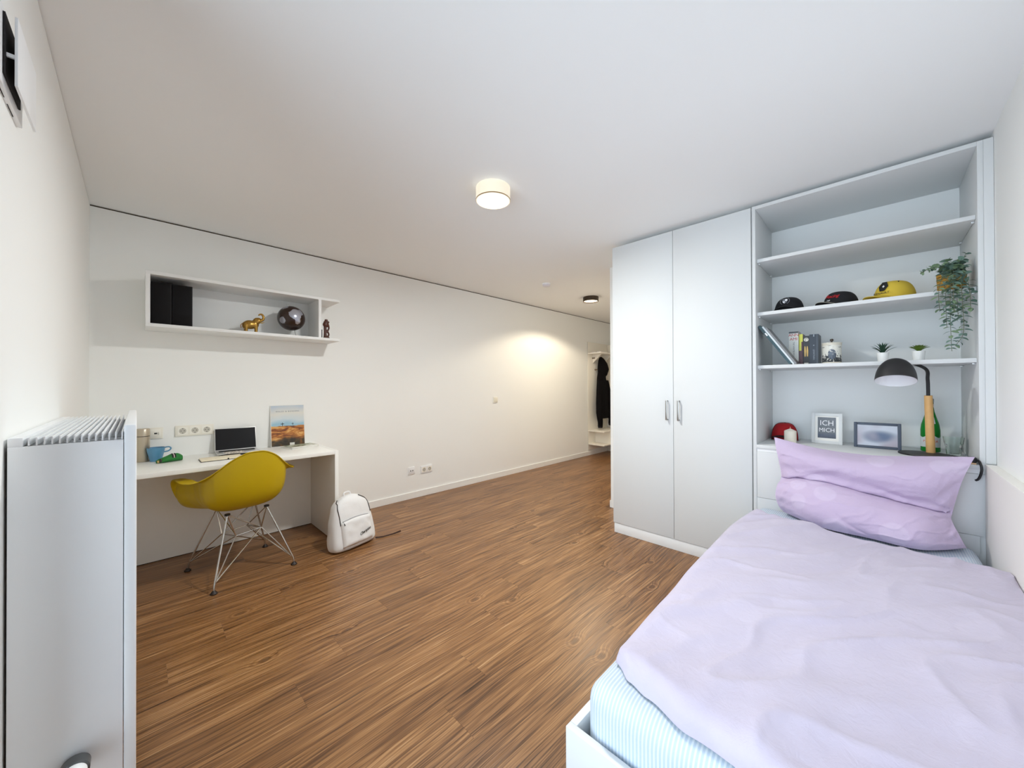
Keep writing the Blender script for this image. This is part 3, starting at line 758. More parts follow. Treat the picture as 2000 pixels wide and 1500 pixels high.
# ------------------------------------------------------------------ sockets and switches on the long wall
cream_m = mat('cream_white_plastic', rgb(240, 236, 224), 0.35)
cream2_m = mat('socket_insert_white', rgb(245, 242, 232), 0.3)
hole_m = mat('socket_hole', rgb(24, 22, 22), 0.6)
cup_m = mat('socket_cup_grey', rgb(196, 192, 180), 0.45)
def wallM(x, z, d=0.0): return frame_M((x, BW - d, z), (1, 0, 0), (0, 0, 1))
def rrect(w, h): return [(-w / 2, -h / 2), (w / 2, -h / 2), (w / 2, h / 2), (-w / 2, h / 2)]
def schuko(t, x, z, s=0.058):
    M = wallM(x, z, 0.0)
    b = part('insert', MB().prism(rrect(s, s), wallM(x, z, 0.010), 0.0025), cream2_m, t, smooth=False)
    part('cup', MB().lathe([(0.021, 0.0126), (0.0205, 0.0128), (0.0195, 0.0128), (0.0190, 0.0126)], 28, M, False, False).lathe([(0, 0.01262), (0.019, 0.01262)], 28, M, False, False), cup_m, b)
    for dx in (-0.0095, 0.0095):
        part('pin_hole', MB().lathe([(0, 0.0130), (0.0028, 0.0130), (0.0028, 0.0127)], 12, wallM(x + dx, z)), hole_m, b)
    for dz in (-0.0165, 0.0165):
        part('earth_clip', MB().box(x - 0.003, x + 0.003, BW - 0.0135, BW - 0.0127, z + dz - 0.002, z + dz + 0.002), hole_m, b)
t = thing('triple_socket', 'cream triple wall socket above the desk', 'socket', (0.317, BW, 0.936))
part('plate', MB().box(0.204, 0.430, BW - 0.010, BW - 0.0003, 0.896, 0.976, 0.002), cream_m, t)
for x in (0.246, 0.317, 0.388): schuko(t, x, 0.936)
t = thing('data_socket', 'cream network socket behind the steel flask', 'socket', (0.098, BW, 0.933))
part('plate', MB().box(0.058, 0.138, BW - 0.010, BW - 0.0003, 0.893, 0.973, 0.002), cream_m, t)
b = part('insert', MB().box(0.070, 0.126, BW - 0.0125, BW - 0.010, 0.905, 0.961, 0.001), cream2_m, t)
part('jack', MB().box(0.091, 0.107, BW - 0.0132, BW - 0.0124, 0.926, 0.936), hole_m, b)
part('dust_flap', MB().box(0.110, 0.116, BW - 0.0134, BW - 0.0124, 0.920, 0.938), cup_m, b)
white_pl = mat('white_plastic', rgb(240, 241, 242), 0.35)
t = thing('aerial_socket', 'white aerial socket low on the long wall', 'socket', (2.180, BW, 0.315))
part('plate', MB().box(2.140, 2.222, BW - 0.010, BW - 0.0003, 0.274, 0.356, 0.002), white_pl, t)
b = part('insert', MB().box(2.152, 2.210, BW - 0.0125, BW - 0.010, 0.286, 0.344, 0.001), white_pl, t)
for dx in (-0.013, 0.013):
    part('jack', MB().lathe([(0, 0.0136), (0.0062, 0.0136), (0.0062, 0.0122)], 16, wallM(2.181 + dx, 0.315)), hole_m, b)
t = thing('double_socket', 'white double wall socket low on the long wall', 'socket', (2.380, BW, 0.302))
part('plate', MB().box(2.302, 2.456, BW - 0.010, BW - 0.0003, 0.262, 0.344, 0.002), white_pl, t)
for x in (2.342, 2.416): schuko(t, x, 0.303)
t = thing('light_switch', 'small cream light switch on the long wall', 'switch', (3.475, BW, 1.077))
part('plate', MB().box(3.434, 3.516, BW - 0.010, BW - 0.0003, 1.036, 1.118, 0.002), cream_m, t)
part('rocker', MB().box(3.446, 3.504, BW - 0.0145, BW - 0.010, 1.048, 1.106, 0.002), mat('cream_rocker', rgb(232, 228, 212), 0.35), t)

# ------------------------------------------------------------------ shell chair
yel_m = mat('mustard_plastic_shell', rgb(192, 164, 8), 0.42, spec=0.45)
ch = thing('shell_chair', 'mustard yellow shell armchair with wire base at the desk', 'chair', (0.52, 3.185, 0), R(8.5))
RIM = [(0, 0.000, 0.240, 0.452, 0.008), (22, 0.110, 0.248, 0.446, 0.008), (42, 0.205, 0.244, 0.448, 0.008), (53, 0.285, 0.238, 0.490, 0.012), (61, 0.330, 0.214, 0.600, 0.022), (72, 0.342, 0.150, 0.662, 0.060), (90, 0.340, 0.055, 0.664, 0.090), (110, 0.330, -0.040, 0.662, 0.088),
       (126, 0.286, -0.122, 0.672, 0.050), (142, 0.212, -0.190, 0.722, 0.016), (157, 0.132, -0.238, 0.796, 0.008), (170, 0.056, -0.262, 0.837, 0.008), (180, 0.000, -0.266, 0.843, 0.008)]
def rim(th):
    s = 1 if th >= 0 else -1; a = abs(th)
    P = [Vector((r[1], r[2], r[3])) for r in RIM]; Lp = [r[4] for r in RIM]
    for i in range(len(RIM) - 1):
        if RIM[i][0] <= a <= RIM[i + 1][0]:
            u = (a - RIM[i][0]) / (RIM[i + 1][0] - RIM[i][0])
            def ext(j):
                if j < 0: q = P[-j]; return Vector((-q.x, q.y, q.z))
                if j >= len(P): q = P[2 * len(P) - 2 - j]; return Vector((-q.x, q.y, q.z))
                return P[j]
            p0, p1, p2, p3 = ext(i - 1), ext(i), ext(i + 1), ext(i + 2)
            q = 0.5 * ((2 * p1) + (p2 - p0) * u + (2 * p0 - 5 * p1 + 4 * p2 - p3) * u * u + (3 * p1 - p0 - 3 * p2 + p3) * u ** 3)
            lip = Lp[i] + (Lp[i + 1] - Lp[i]) * u
            return Vector((q.x * s, q.y, q.z)), lip
    return P[-1], Lp[-1]
def shell_mb():
    NT_, NR = 96, 22; rs = []
    for r in range(1, NR + 1):
        t = r / NR; ring = []
        for j in range(NT_):
            th = -180 + 360 * j / NT_
            q, lip = rim(th)
            out = Vector((q.x, q.y * 0.35, 0)); out = out.normalized() if out.length > 1e-4 else Vector((0, 1, 0))
            if abs(th) > 140: out = Vector((q.x * 0.4, q.y, 0)).normalized()
            inner = q - out * lip - Vector((0, 0, 0.004))
            zc = 0.432; back = max(0, min(1, (abs(th) - 110) / 60)); 
            if t <= 0.86:
                s = t / 0.86
                b0 = Vector((0, -0.01, zc)); rise = max(0, inner.z - zc)
                b1 = Vector((inner.x * 0.80, inner.y * 0.80, zc - 0.006))
                b2 = Vector((inner.x * (1.02 - 0.03 * back), inner.y * (1.02 - 0.10 * back), zc + rise * (0.22 + 0.12 * back)))
                p = b0 * (1 - s) ** 3 + b1 * 3 * s * (1 - s) ** 2 + b2 * 3 * s * s * (1 - s) + inner * s ** 3
            else:
                s = (t - 0.86) / 0.14
                mid = inner.lerp(q, 0.35) + Vector((0, 0, 0.006 * min(1, lip / 0.04)))
                p = inner * (1 - s) ** 2 + mid * 2 * s * (1 - s) + (q + Vector((0, 0, -0.003 * min(1, lip / 0.04)))) * s * s
            ring.append(p)
        rs.append(ring)
    mb = MB(); n = NT_
    vs = [Vector((0, -0.01, 0.432))] + [p for r in rs for p in r]; fs = [(0, 1 + (j + 1) % n, 1 + j) for j in range(n)]
    for i in range(NR - 1):
        for j in range(n):
            a = 1 + i * n + j; b = 1 + i * n + (j + 1) % n; fs.append((a, b, b + n, a + n))
    return mb.add(vs, fs)
CM = wmat(ch)
def local(mb):
    mb.v = [tuple(CM @ Vector(p)) for p in mb.v]; return mb
sh = part('shell', local(shell_mb()), yel_m, ch, ang=180)
mod(sh, 'SOLIDIFY', thickness=0.0065, offset=0.0); mod(sh, 'SUBSURF', levels=1, render_levels=1)
feet = [(-0.237, 0.245), (-0.226, -0.255), (0.237, -0.250), (0.237, 0.245)]
mount = [(-0.115, 0.105), (-0.115, -0.110), (0.115, -0.110), (0.115, 0.105)]
cage = [(-0.105, 0.035), (-0.060, -0.085), (0.105, -0.045), (0.060, 0.085)]
ZM, ZC = 0.424, 0.262
for i in range(4):
    fxy, mxy = feet[i], mount[i]
    nx, pv = cage[i], cage[(i + 1) % 4]
    leg = part('leg', local(MB().tube([(mxy[0], mxy[1], ZM), (fxy[0] * 0.985, fxy[1] * 0.985, 0.050), (fxy[0], fxy[1], 0.012)], 0.0058, 10)), chrome_m, ch)
    for c in (nx, pv):
        part('leg_brace', local(MB().tube([(c[0], c[1], ZC), (fxy[0] * 0.955, fxy[1] * 0.955, 0.062), (fxy[0] * 0.985, fxy[1] * 0.985, 0.054)], 0.0040, 8)), chrome_m, leg)
    part('glide', local(MB().lathe([(0, 0.0005), (0.019, 0.0005), (0.020, 0.006), (0.012, 0.015), (0.007, 0.022), (0, 0.022)], 20, Matrix.Translation((fxy[0], fxy[1], 0)))), rubber_m, leg)
    part('seat_mount', local(MB().lathe([(0, ZM - 0.004), (0.016, ZM - 0.004), (0.016, ZM + 0.006), (0, ZM + 0.006)], 16, Matrix.Translation((mxy[0], mxy[1], 0)))), black_m, ch)
    c2 = cage[(i + 1) % 4]
    part('cage_wire', local(MB().tube([(nx[0], nx[1], ZC), (c2[0], c2[1], ZC)], 0.0040, 8)), chrome_m, ch)
    for m2 in (mount[i], mount[(i + 1) % 4]):
        part('upper_strut', local(MB().tube([(c2[0], c2[1], ZC), (m2[0], m2[1], ZM)], 0.0040, 8)), chrome_m, ch)

# ------------------------------------------------------------------ backpack
bag_m = mat('white_canvas', rgb(232, 232, 232), 0.8, bump=(90, 0.25, 0.002))
bz = thing('backpack', 'white backpack with dark zips leaning on the desk', 'backpack', (1.215, 2.985, 0), R(14.4))
LEAN = Matrix.Translation((0, 0.0, 0.0)) @ Matrix.Rotation(R(-9), 4, 'X')
BM = wmat(bz) @ LEAN
prof = [(0.002, 0.155, 0.060), (0.010, 0.178, 0.074), (0.030, 0.190, 0.082), (0.080, 0.190, 0.085), (0.14, 0.184, 0.083), (0.20, 0.176, 0.080), (0.26, 0.164, 0.076), (0.31, 0.150, 0.070), (0.345, 0.132, 0.063), (0.372, 0.105, 0.053), (0.390, 0.072, 0.040), (0.400, 0.035, 0.022), (0.403, 0.008, 0.006)]
def bag_ring(z, w, d, n=44):
    r = []
    for j in range(n):
        a = 2 * pi * j / n; e = 0.62
        x = w * math.copysign(abs(cos(a)) ** e, cos(a)); y = d * math.copysign(abs(sin(a)) ** e, sin(a))
        w_ = 0.006 * noise.noise(Vector((x * 14, y * 14, z * 12))) + 0.003 * noise.noise(Vector((x * 35, y * 35, z * 30)))
        r.append(BM @ Vector((x * (1 + w_ * 3), y + w_, z + 0.0)))
    return r
def prof_at(t):
    P = [Vector(p) for p in prof]; return catmull(P, t)
body = part('body', MB().rings([bag_ring(*prof_at(i / 40)) for i in range(41)]), bag_m, bz, ang=70)
def on_front(x, z, out=0.0):
    for i in range(200):
        q = prof_at(i / 200)
        if q[0] >= z: break
    w, d = q[1], q[2]; e = 0.62
    c = min(0.999, (abs(x) / max(w, 1e-4)) ** (1 / e)); y = -d * (sqrt(1 - c * c) ** e)
    return BM @ Vector((x, y - out, z))
def patch(fn, nu, nv, th):
    top = [[fn(i / nu, j / nv, 1) for j in range(nv + 1)] for i in range(nu + 1)]; bot = [[fn(i / nu, j / nv, 0) for j in range(nv + 1)] for i in range(nu + 1)]
    vs = [p for r in top for p in r] + [p for r in bot for p in r]; N = (nu + 1) * (nv + 1); fs = []
    for i in range(nu):
        for j in range(nv):
            a = i * (nv + 1) + j; fs.append((a, a + nv + 1, a + nv + 2, a + 1)); fs.append((N + a, N + a + 1, N + a + nv + 2, N + a + nv + 1))
    rimi = [j for j in range(nv)] + [i * (nv + 1) + nv for i in range(nu)] + [nu * (nv + 1) + j for j in range(nv, 0, -1)] + [i * (nv + 1) for i in range(nu, 0, -1)]
    for a in range(len(rimi)):
        b = (a + 1) % len(rimi); fs.append((rimi[a], rimi[b], N + rimi[b], N + rimi[a]))
    return MB().add(vs, fs)
def pocket(u, v, s):
    x = -0.135 + 0.265 * u; zt = 0.215 + 0.012 * sin(u * pi); z = 0.030 + (zt - 0.030) * v
    e = min(u, 1 - u, v * 0.8, (1 - v) * 0.8 + 0.02); k = min(1, e / 0.10)
    out = 0.0005 if s == 0 else 0.003 + 0.018 * sqrt(1 - (1 - k) ** 2) + 0.006 * noise.noise(Vector((u * 5, v * 4, 2))) * k
    return on_front(x, z, out)
pk = part('front_pocket', patch(pocket, 24, 20, 0.01), bag_m, bz, ang=70)
zip_m = mat('dark_zip', rgb(44, 38, 34), 0.5)
part('zip', MB().tube([on_front(-0.105 - 0.03 * sin(min(1, i / 8) * pi / 2), 0.382 - 0.0098 * i, 0.003) for i in range(20)], 0.0032, 6), zip_m, bz)
part('zip', MB().tube([on_front(0.062 + 0.080 * sin(min(1, i / 9) * pi / 2), 0.386 - 0.0085 * i, 0.003) for i in range(19)], 0.0032, 6), zip_m, bz)
part('pocket_zip', MB().tube([on_front(-0.120 + 0.0135 * i, 0.222 + 0.011 * sin(i / 17 * pi), 0.004) for i in range(18)], 0.0018, 6), mat('grey_seam', rgb(150, 148, 150), 0.6), bz)
part('zip_pull', MB().tube([on_front(-0.118, 0.218, 0.007), on_front(-0.116, 0.196, 0.024)], 0.004, 8), zip_m, bz)
part('carry_loop', MB().tube(smoothpath([BM @ Vector(p) for p in ((-0.03, 0.01, 0.398), (-0.025, 0.012, 0.420), (0.02, 0.012, 0.422), (0.028, 0.01, 0.398))], 12), 0.006, 8), bag_m, bz)
o0 = on_front(0.045, 0.105, 0.0245); ox = on_front(0.075, 0.112, 0.0245) - o0; oy = on_front(0.045, 0.125, 0.0245) - o0
part('script_logo', text_mb('Champion', 0.030, frame_M(o0, ox, oy), 0.0006, 0.86, 0.45), black_m, pk, smooth=False)
part('strap_end', MB().tube([(1.40, 2.985, 0.010), (1.46, 2.968, 0.006), (1.54, 2.960, 0.007), (1.612, 2.955, 0.014)], [0.006, 0.005, 0.005, 0.007], 8), mat('dark_brown_strap', rgb(60, 36, 28), 0.7), bz)

# ------------------------------------------------------------------ things on the desk
dz = DZ
t = thing('steel_flask', 'brushed steel flask at the left end of the desk', 'flask', (0.032, 3.685, dz))
M = Matrix.Translation((0.032, 3.685, dz))
fl_m = mat('champagne_steel', rgb(196, 184, 164), 0.35, metal=0.75)
part('body', MB().lathe([(0, 0.0005), (0.034, 0.0005), (0.0365, 0.004), (0.0365, 0.176), (0, 0.176)], 36, M), fl_m, t)
part('seal_ring', MB().lathe([(0, 0.176), (0.0355, 0.176), (0.0355, 0.180), (0, 0.180)], 36, M), black_m, t)
part('cap', MB().lathe([(0, 0.180), (0.0365, 0.180), (0.0365, 0.226), (0.033, 0.231), (0, 0.231)], 36, M), fl_m, t)
mug_m = mat('blue_glazed_ceramic', rgb(92, 146, 182), 0.25)
t = thing('mug', 'blue tapered mug on the desk beside the flask', 'mug', (0.097, 3.640, dz))
M = Matrix.Translation((0.097, 3.640, dz))
part('cup', MB().lathe([(0, 0.0005), (0.030, 0.0005), (0.031, 0.003), (0.046, 0.072), (0.0485, 0.096), (0.0455, 0.096), (0.042, 0.070), (0.028, 0.006), (0, 0.006)], 36, M, True, True), mug_m, t)
part('handle', MB().tube(smoothpath([(0.143, 3.640, dz + 0.092), (0.165, 3.640, dz + 0.094), (0.176, 3.640, dz + 0.082), (0.164, 3.640, dz + 0.066), (0.138, 3.640, dz + 0.060)], 14), 0.0045, 8), mug_m, t)
# pencil pouch
po_m = mat('green_fabric', rgb(38, 122, 52), 0.7, bump=(60, 0.4, 0.003), vary=(25, 0.15))
t = thing('pencil_pouch', 'green zipped pencil pouch lying on the desk', 'pouch', (0.160, 3.54, dz), R(16))
PM = wmat(t)
def pouch_ring(u):
    w = 0.030 * sqrt(max(0.0, 1 - abs(2 * u - 1.08) ** 3.2)) + 0.004; h = 0.052 * (0.35 + 0.65 * min(1, u * 1.6)) * sqrt(max(0.02, 1 - max(0, u - 0.75) ** 2 * 9)) + 0.002
    x = -0.068 + 0.140 * u; r = []
    for j in range(20):
        a = 2 * pi * j / 20; y = w * cos(a); z = h * 0.5 + h * 0.5 * sin(a)
        r.append(PM @ Vector((x, y + 0.003 * noise.noise(Vector((x * 40, a, 1))), max(0.0006, z + 0.003 * noise.noise(Vector((x * 50, a * 2, 5)))))))
    return r
part('pouch_body', MB().rings([pouch_ring(i / 22) for i in range(23)]), po_m, t, ang=70)
for xx, mm in ((0.012, black_m), (0.026, black_m)):
    part('stripe', MB().tube([PM @ Vector((xx, -0.034 + 0.0, 0.030)), PM @ Vector((xx + 0.001, -0.024, 0.047)), PM @ Vector((xx + 0.002, -0.008, 0.0545))], 0.0045, 6), mm, t)
part('stripe', MB().tube([PM @ Vector((0.019, -0.035, 0.029)), PM @ Vector((0.020, -0.025, 0.047)), PM @ Vector((0.021, -0.008, 0.055))], 0.0030, 6), mat('pale_pink_band', rgb(226, 206, 200), 0.6), t)
part('zip_end', MB().tube([PM @ Vector((-0.062, -0.014, 0.020)), PM @ Vector((-0.060, -0.016, 0.004))], 0.006, 8), mat('brass_zip', rgb(196, 166, 110), 0.4, metal=0.5), t)
part('zip_tab', MB().tube([PM @ Vector((-0.050, -0.020, 0.030)), PM @ Vector((-0.050, -0.026, 0.008))], 0.0055, 8), zip_m, t)
# notebook
pap_m = mat('cream_paper', rgb(236, 226, 200), 0.7); bk_m = mat('notebook_black_cover', rgb(40, 32, 28), 0.5)
t = thing('notebook', 'open cream notebook with elastic band on the desk', 'notebook', (0.43, 3.40, dz), R(2))
def tb(x0, x1, y0, y1, z0, z1, b=0.0): return MB().box(x0, x1, y0, y1, z0, z1, b)
part('cover', tb(0.312, 0.560, 3.330, 3.478, dz + 0.0004, dz + 0.0025, 0.0008), bk_m, t)
part('pages', tb(0.316, 0.556, 3.334, 3.476, dz + 0.0026, dz + 0.0115, 0.002), pap_m, t)
part('band', tb(0.462, 0.470, 3.3315, 3.334, dz + 0.0026, dz + 0.0122), black_m, t)
pr_m = NT('printed_sheet', 0.6); o = pr_m.obj(); v = pr_m.xyz(o)
pn = pr_m.noise(pr_m.scale(o, (1, 1, 0)), 70, 3); pr_m.col(pr_m.ramp(pn, [(0.42, rgb(120, 108, 100)), (0.5, rgb(206, 196, 184)), (0.58, rgb(244, 240, 232))]))
solo('photo_print', tb(0.470, 0.590, 3.470, 3.590, dz + 0.0205, dz + 0.0212), pr_m.m, 'grey printed sheet lying on the laptop keyboard', 'paper', (0.53, 3.53, dz + 0.0205), smooth=False)
# laptop
al_m = mat('laptop_aluminium', rgb(214, 214, 212), 0.35, metal=0.6); scr_m = mat('black_glass_screen', rgb(10, 9, 12), 0.35, spec=0.25)
t = thing('laptop', 'open silver laptop with black screen on the desk', 'laptop', (0.563, 3.625, dz), R(-3))
LM = wmat(t)
base = part('base', MB().box(-0.135, 0.135, -0.135, 0.055, 0.0125, 0.0200, 0.003, LM), al_m, t)
part('rubber_feet', MB().box(-0.12, 0.12, -0.12, 0.045, 0.0004, 0.0125, 0.0, LM), black_m, t)
part('keyboard', MB().box(-0.115, 0.115, -0.030, 0.040, 0.0200, 0.0206, 0, LM), black_m, base)
HM = LM @ Matrix.Translation((0, 0.055, 0.016)) @ Matrix.Rotation(R(-14), 4, 'X')
lid = part('lid', MB().box(-0.135, 0.135, 0.0, 0.005, 0.0, 0.180, 0.002, HM), al_m, t)
part('screen', MB().box(-0.131, 0.131, -0.0012, 0.0002, 0.010, 0.176, 0.0, HM), scr_m, lid, smooth=False)
# picture print leaning on the wall
k = NT('landscape_print', 0.35); o = k.obj(); v = k.xyz(o)
n1 = k.noise(o, 16, 5, 0.65, 0.8); n2 = k.noise(k.scale(o, (1, 1, 3)), 9, 4, 0.6, 1.0); n3 = k.noise(o, 6, 3)
zz = v[2]
sky = k.ramp(k.math('ADD', k.math('MULTIPLY', zz, 2.8), k.math('MULTIPLY', k.math('SUBTRACT', n3, 0.5), 0.25)), [(0.0, rgb(236, 220, 196)), (0.54, rgb(150, 190, 210)), (0.64, rgb(206, 216, 220)), (0.80, rgb(222, 220, 212)), (1.0, rgb(188, 200, 212))])
land = k.ramp(n2, [(0.30, rgb(64, 36, 20)), (0.44, rgb(140, 74, 26)), (0.55, rgb(200, 132, 56)), (0.70, rgb(238, 196, 124))])
land2 = k.ramp(n1, [(0.35, rgb(34, 26, 26)), (0.55, rgb(70, 58, 34)), (0.75, rgb(150, 90, 36))])
ht = k.math('ADD', 0.178, k.math('MULTIPLY', k.math('SUBTRACT', k.noise(k.scale(o, (1, 0, 0)), 9, 3), 0.5), 0.05))
lowm = k.math('ADD', 0.075, k.math('MULTIPLY', k.math('SUBTRACT', n3, 0.5), 0.16))
c = k.mix(k.smooth(k.math('SUBTRACT', zz, lowm), -0.015, 0.02), land2, land)
c = k.mix(k.smooth(k.math('SUBTRACT', zz, ht), -0.003, 0.003), c, sky)
k.col(c)
t = thing('art_print', 'landscape picture print leaning on wall above the desk', 'picture', (0.944, 3.705, dz), R(-1.5))
AM = wmat(t) @ Matrix.Rotation(R(-7.0), 4, 'X') @ Matrix.Translation((0, 0, 0.0005))
ar = part('board', MB().box(-0.132, 0.132, -0.002, 0.002, 0.0, 0.362, 0.0, AM), mat('white_card', rgb(238, 236, 230), 0.6), t, smooth=False)
pb = part('picture', MB().box(-0.128, 0.128, -0.0032, -0.0021, 0.004, 0.358, 0.0, AM), k.m, t, smooth=False)
FM = AM @ frame_M((0, -0.0034, 0.305), (1, 0, 0), (0, 0, 1))
part('title', text_mb('WALES & BORDERS', 0.0165, FM, 0.0003, 1.35), mat('slate_ink', rgb(96, 104, 112), 0.6), pb, smooth=False)
ink = mat('dark_ink', rgb(42, 36, 40), 0.6)
part('cross', MB().box(-0.045, -0.041, -0.0038, -0.0033, 0.178, 0.208, 0, AM).box(-0.056, -0.030, -0.0038, -0.0033, 0.194, 0.199, 0, AM), ink, pb, smooth=False)
part('cross', MB().box(0.036, 0.039, -0.0038, -0.0033, 0.180, 0.204, 0, AM).box(0.028, 0.046, -0.0038, -0.0033, 0.193, 0.196, 0, AM), ink, pb, smooth=False)
# magazines
mg_m = NT('magazine_cover', 0.3); o = mg_m.obj(); v = mg_m.xyz(o)
n = mg_m.noise(o, 22, 4, 0.6, 0.6); c = mg_m.ramp(n, [(0.35, rgb(70, 72, 62)), (0.5, rgb(150, 156, 120)), (0.62, rgb(206, 208, 196))])
mg_m.col(mg_m.mix(mg_m.smooth(v[1], -0.062, -0.058), rgb(240, 238, 232), c))
t = thing('magazine', 'magazine with grey green cover lying on top of another', 'magazine', (1.010, 3.575, dz), R(8))
MM = wmat(t)
part('pages', MB().box(-0.110, 0.110, -0.085, 0.085, 0.0075, 0.0140, 0.001, MM), mat('white_card', rgb(238, 236, 230), 0.6), t)
part('cover', MB().box(-0.111, 0.111, -0.086, 0.086, 0.0140, 0.0146, 0.0, MM), mg_m.m, t, smooth=False)
t = thing('magazine', 'white magazine lying underneath on the desk', 'magazine', (1.000, 3.572, dz), R(14))
MM = wmat(t)
part('pages', MB().box(-0.116, 0.110, -0.088, 0.088, 0.0004, 0.0062, 0.001, MM), mat('white_card', rgb(238, 236, 230), 0.6), t)
part('cover', MB().box(-0.117, 0.111, -0.089, 0.089, 0.0062, 0.0070, 0.0, MM), mat('light_grey_cover', rgb(205, 204, 198), 0.4), t, smooth=False)
t = thing('place_card', 'tiny white card standing in front of the art print', 'card', (0.962, 3.665, dz + 0.0))
part('card_face', MB().box(0.944, 0.981, 3.6645, 3.6652, dz + 0.0075, dz + 0.034), mat('white_card', rgb(238, 236, 230), 0.6), t, smooth=False)
part('card_foot', MB().box(0.944, 0.981, 3.6645, 3.684, dz + 0.0005, dz + 0.0072), mat('white_card', rgb(238, 236, 230), 0.6), t, smooth=False)

# ------------------------------------------------------------------ caps on the shelves
def make_cap(name, label, loc, face, crown_m, brim_m, h=0.105, a=0.093, b=0.082, group='caps on the shelf unit', brim_len=0.062, brim_drop=0.030):
    t = thing(name, label, 'cap', loc, R(face), group)
    M = wmat(t); rs = []; n = 36; K = 12
    def crown(th, f):            # f 0 rim .. 1 top
        el = f * pi / 2
        front = max(0.0, cos(th))
        r = cos(el) ** 0.62; z = h * sin(el) ** 0.95
        return Vector((a * r * cos(th) * (1 + 0.06 * front * f), b * r * sin(th), 0.001 + z * (1 + 0.05 * front * sin(2 * el))))
    for i in range(K):
        rs.append([M @ crown(2 * pi * j / n, i / K) for j in range(n)])
    rs.append([M @ crown(2 * pi * j / n, 0.985) for j in range(n)])
    cr = part('crown', MB().rings(rs, False, True), crown_m, t, ang=60)
    mod(cr, 'SOLIDIFY', thickness=0.002, offset=-1)
    def brim(u, v, s):
        th = (u - 0.5) * R(136); e = sin(v * pi / 2)
        r0 = Vector((a * cos(th), b * sin(th), 0)); L = brim_len * (cos((u - 0.5) * pi * 0.96) ** 0.5)
        p = r0 + Vector((1, 0, 0)) * (L * v) + Vector((0, r0.y * 0.05 * v, 0))
        z = 0.034 - brim_drop * (abs(sin(th)) / sin(R(68))) ** 2 - 0.006 * v
        return M @ Vector((p.x, p.y, max(0.0012, z) + (0.0028 if s else 0)))
    part('brim', patch(brim, 20, 8, 0.003), brim_m, t, ang=60)
    part('top_button', MB().ball(M @ Vector((0.0, 0, h + 0.001)), (0.006, 0.006, 0.003)), brim_m, t)
    def on(th_deg, f, out=0.0015):
        th = R(th_deg); p = crown(th, f); q = crown(th, f + 0.02) - crown(th, f); s = crown(th + 0.02, f) - p
        nrm = s.cross(q).normalized()
        return M, p, s.normalized(), q.normalized(), nrm, M @ (p + nrm * out)
    return t, cr, M, on
blackcap = mat('black_cotton', rgb(20, 20, 24), 0.85); wht_print = mat('white_thread', rgb(236, 236, 238), 0.6)
s2 = 1.7605
def tangent_M(on, th, f, out=0.002):
    M, p, s, q, nrm, w = on(th, f, out)
    R3 = M.to_3x3(); return frame_M(w, R3 @ s, R3 @ q)
t, cr, M, on = make_cap('baseball_cap', 'black cap with white shield and wreath emblem', (3.15, 0.430, s2), 172, blackcap, blackcap, brim_len=0.05)
T = tangent_M(on, 0, 0.44)
sh_poly = [(-0.013, 0.014), (0, 0.016), (0, 0), (-0.0135, 0.0)]; sh2 = [(0.0135, 0.0), (0, 0), (0, -0.018), (0.008, -0.011)]
em = part('emblem', MB().prism([(-0.014, 0.015), (-0.0145, -0.002), (-0.008, -0.013), (0, -0.019), (0.008, -0.013), (0.0145, -0.002), (0.014, 0.015), (0, 0.017)], T, 0.0006), mat('grey_thread', rgb(120, 122, 128), 0.6), cr, smooth=False)
part('shield_quarter', MB().prism([(0.0005, 0.0005), (0.0135, 0.0005), (0.013, 0.0145), (0.0005, 0.0165)], T, 0.0014), wht_print, cr, smooth=False)
part('shield_quarter', MB().prism([(-0.0005, -0.0005), (-0.0005, -0.018), (-0.008, -0.012), (-0.0138, -0.0015)], T, 0.0014), wht_print, cr, smooth=False)
for s in (-1, 1):
    part('wreath', MB().tube([T @ Vector((s * 0.026 * cos(x), 0.026 * sin(x), 0.001)) for x in [(-1.0 + 0.2 * i) for i in range(11)]], 0.0016, 6), mat('grey_thread', rgb(120, 122, 128), 0.6), cr)
t, cr, M, on = make_cap('baseball_cap', 'black cap with red and white script between two other caps', (3.16, 0.165, s2), 140, blackcap, mat('black_brim_grey_edge', rgb(28, 28, 30), 0.8), h=0.100)
red_th = mat('red_thread', rgb(190, 24, 34), 0.6)
part('red_script', text_mb('Racing', 0.030, tangent_M(on, 16, 0.42), 0.0006, 0.9, 0.3), red_th, cr, smooth=False)
part('white_script', text_mb('cup', 0.014, tangent_M(on, 4, 0.26, 0.0025), 0.0005, 1.0, 0.2), wht_print, cr, smooth=False)
part('brim_edge', MB().tube([M @ Vector((0.093 * cos(x) + 0.060 * cos(x * 1.32) ** 0.5, 0.084 * sin(x), 0.032 - 0.030 * (abs(sin(x)) / sin(R(68))) ** 2)) for x in [R(-60 + 8 * i) for i in range(16)]], 0.0016, 6), mat('cream_piping', rgb(196, 192, 176), 0.6), t)
ycap = mat('yellow_cotton', rgb(216, 186, 62), 0.8)
t, cr, M, on = make_cap('baseball_cap', 'yellow cap with black diamond emblem near the trailing plant', (3.17, -0.075, s2), 136, ycap, ycap, h=0.122, a=0.097, b=0.086, brim_len=0.075)
T = tangent_M(on, 12, 0.46)
part('diamond_emblem', MB().prism([(-0.022, 0.0), (-0.012, 0.030), (0.010, 0.030), (0.022, 0.0), (0.010, -0.030), (-0.012, -0.030)], T, 0.0012), black_m, cr, smooth=False)
part('diamond_centre', MB().prism([(-0.006, 0.0), (-0.001, 0.009), (0.006, 0.0), (0.001, -0.009)], T, 0.0018), wht_print, cr, smooth=False)
part('brand_text', text_mb('RENAULT', 0.0165, tangent_M(on, 10, 0.23, 0.0045), 0.0005, 1.1), black_m, cr, smooth=False)
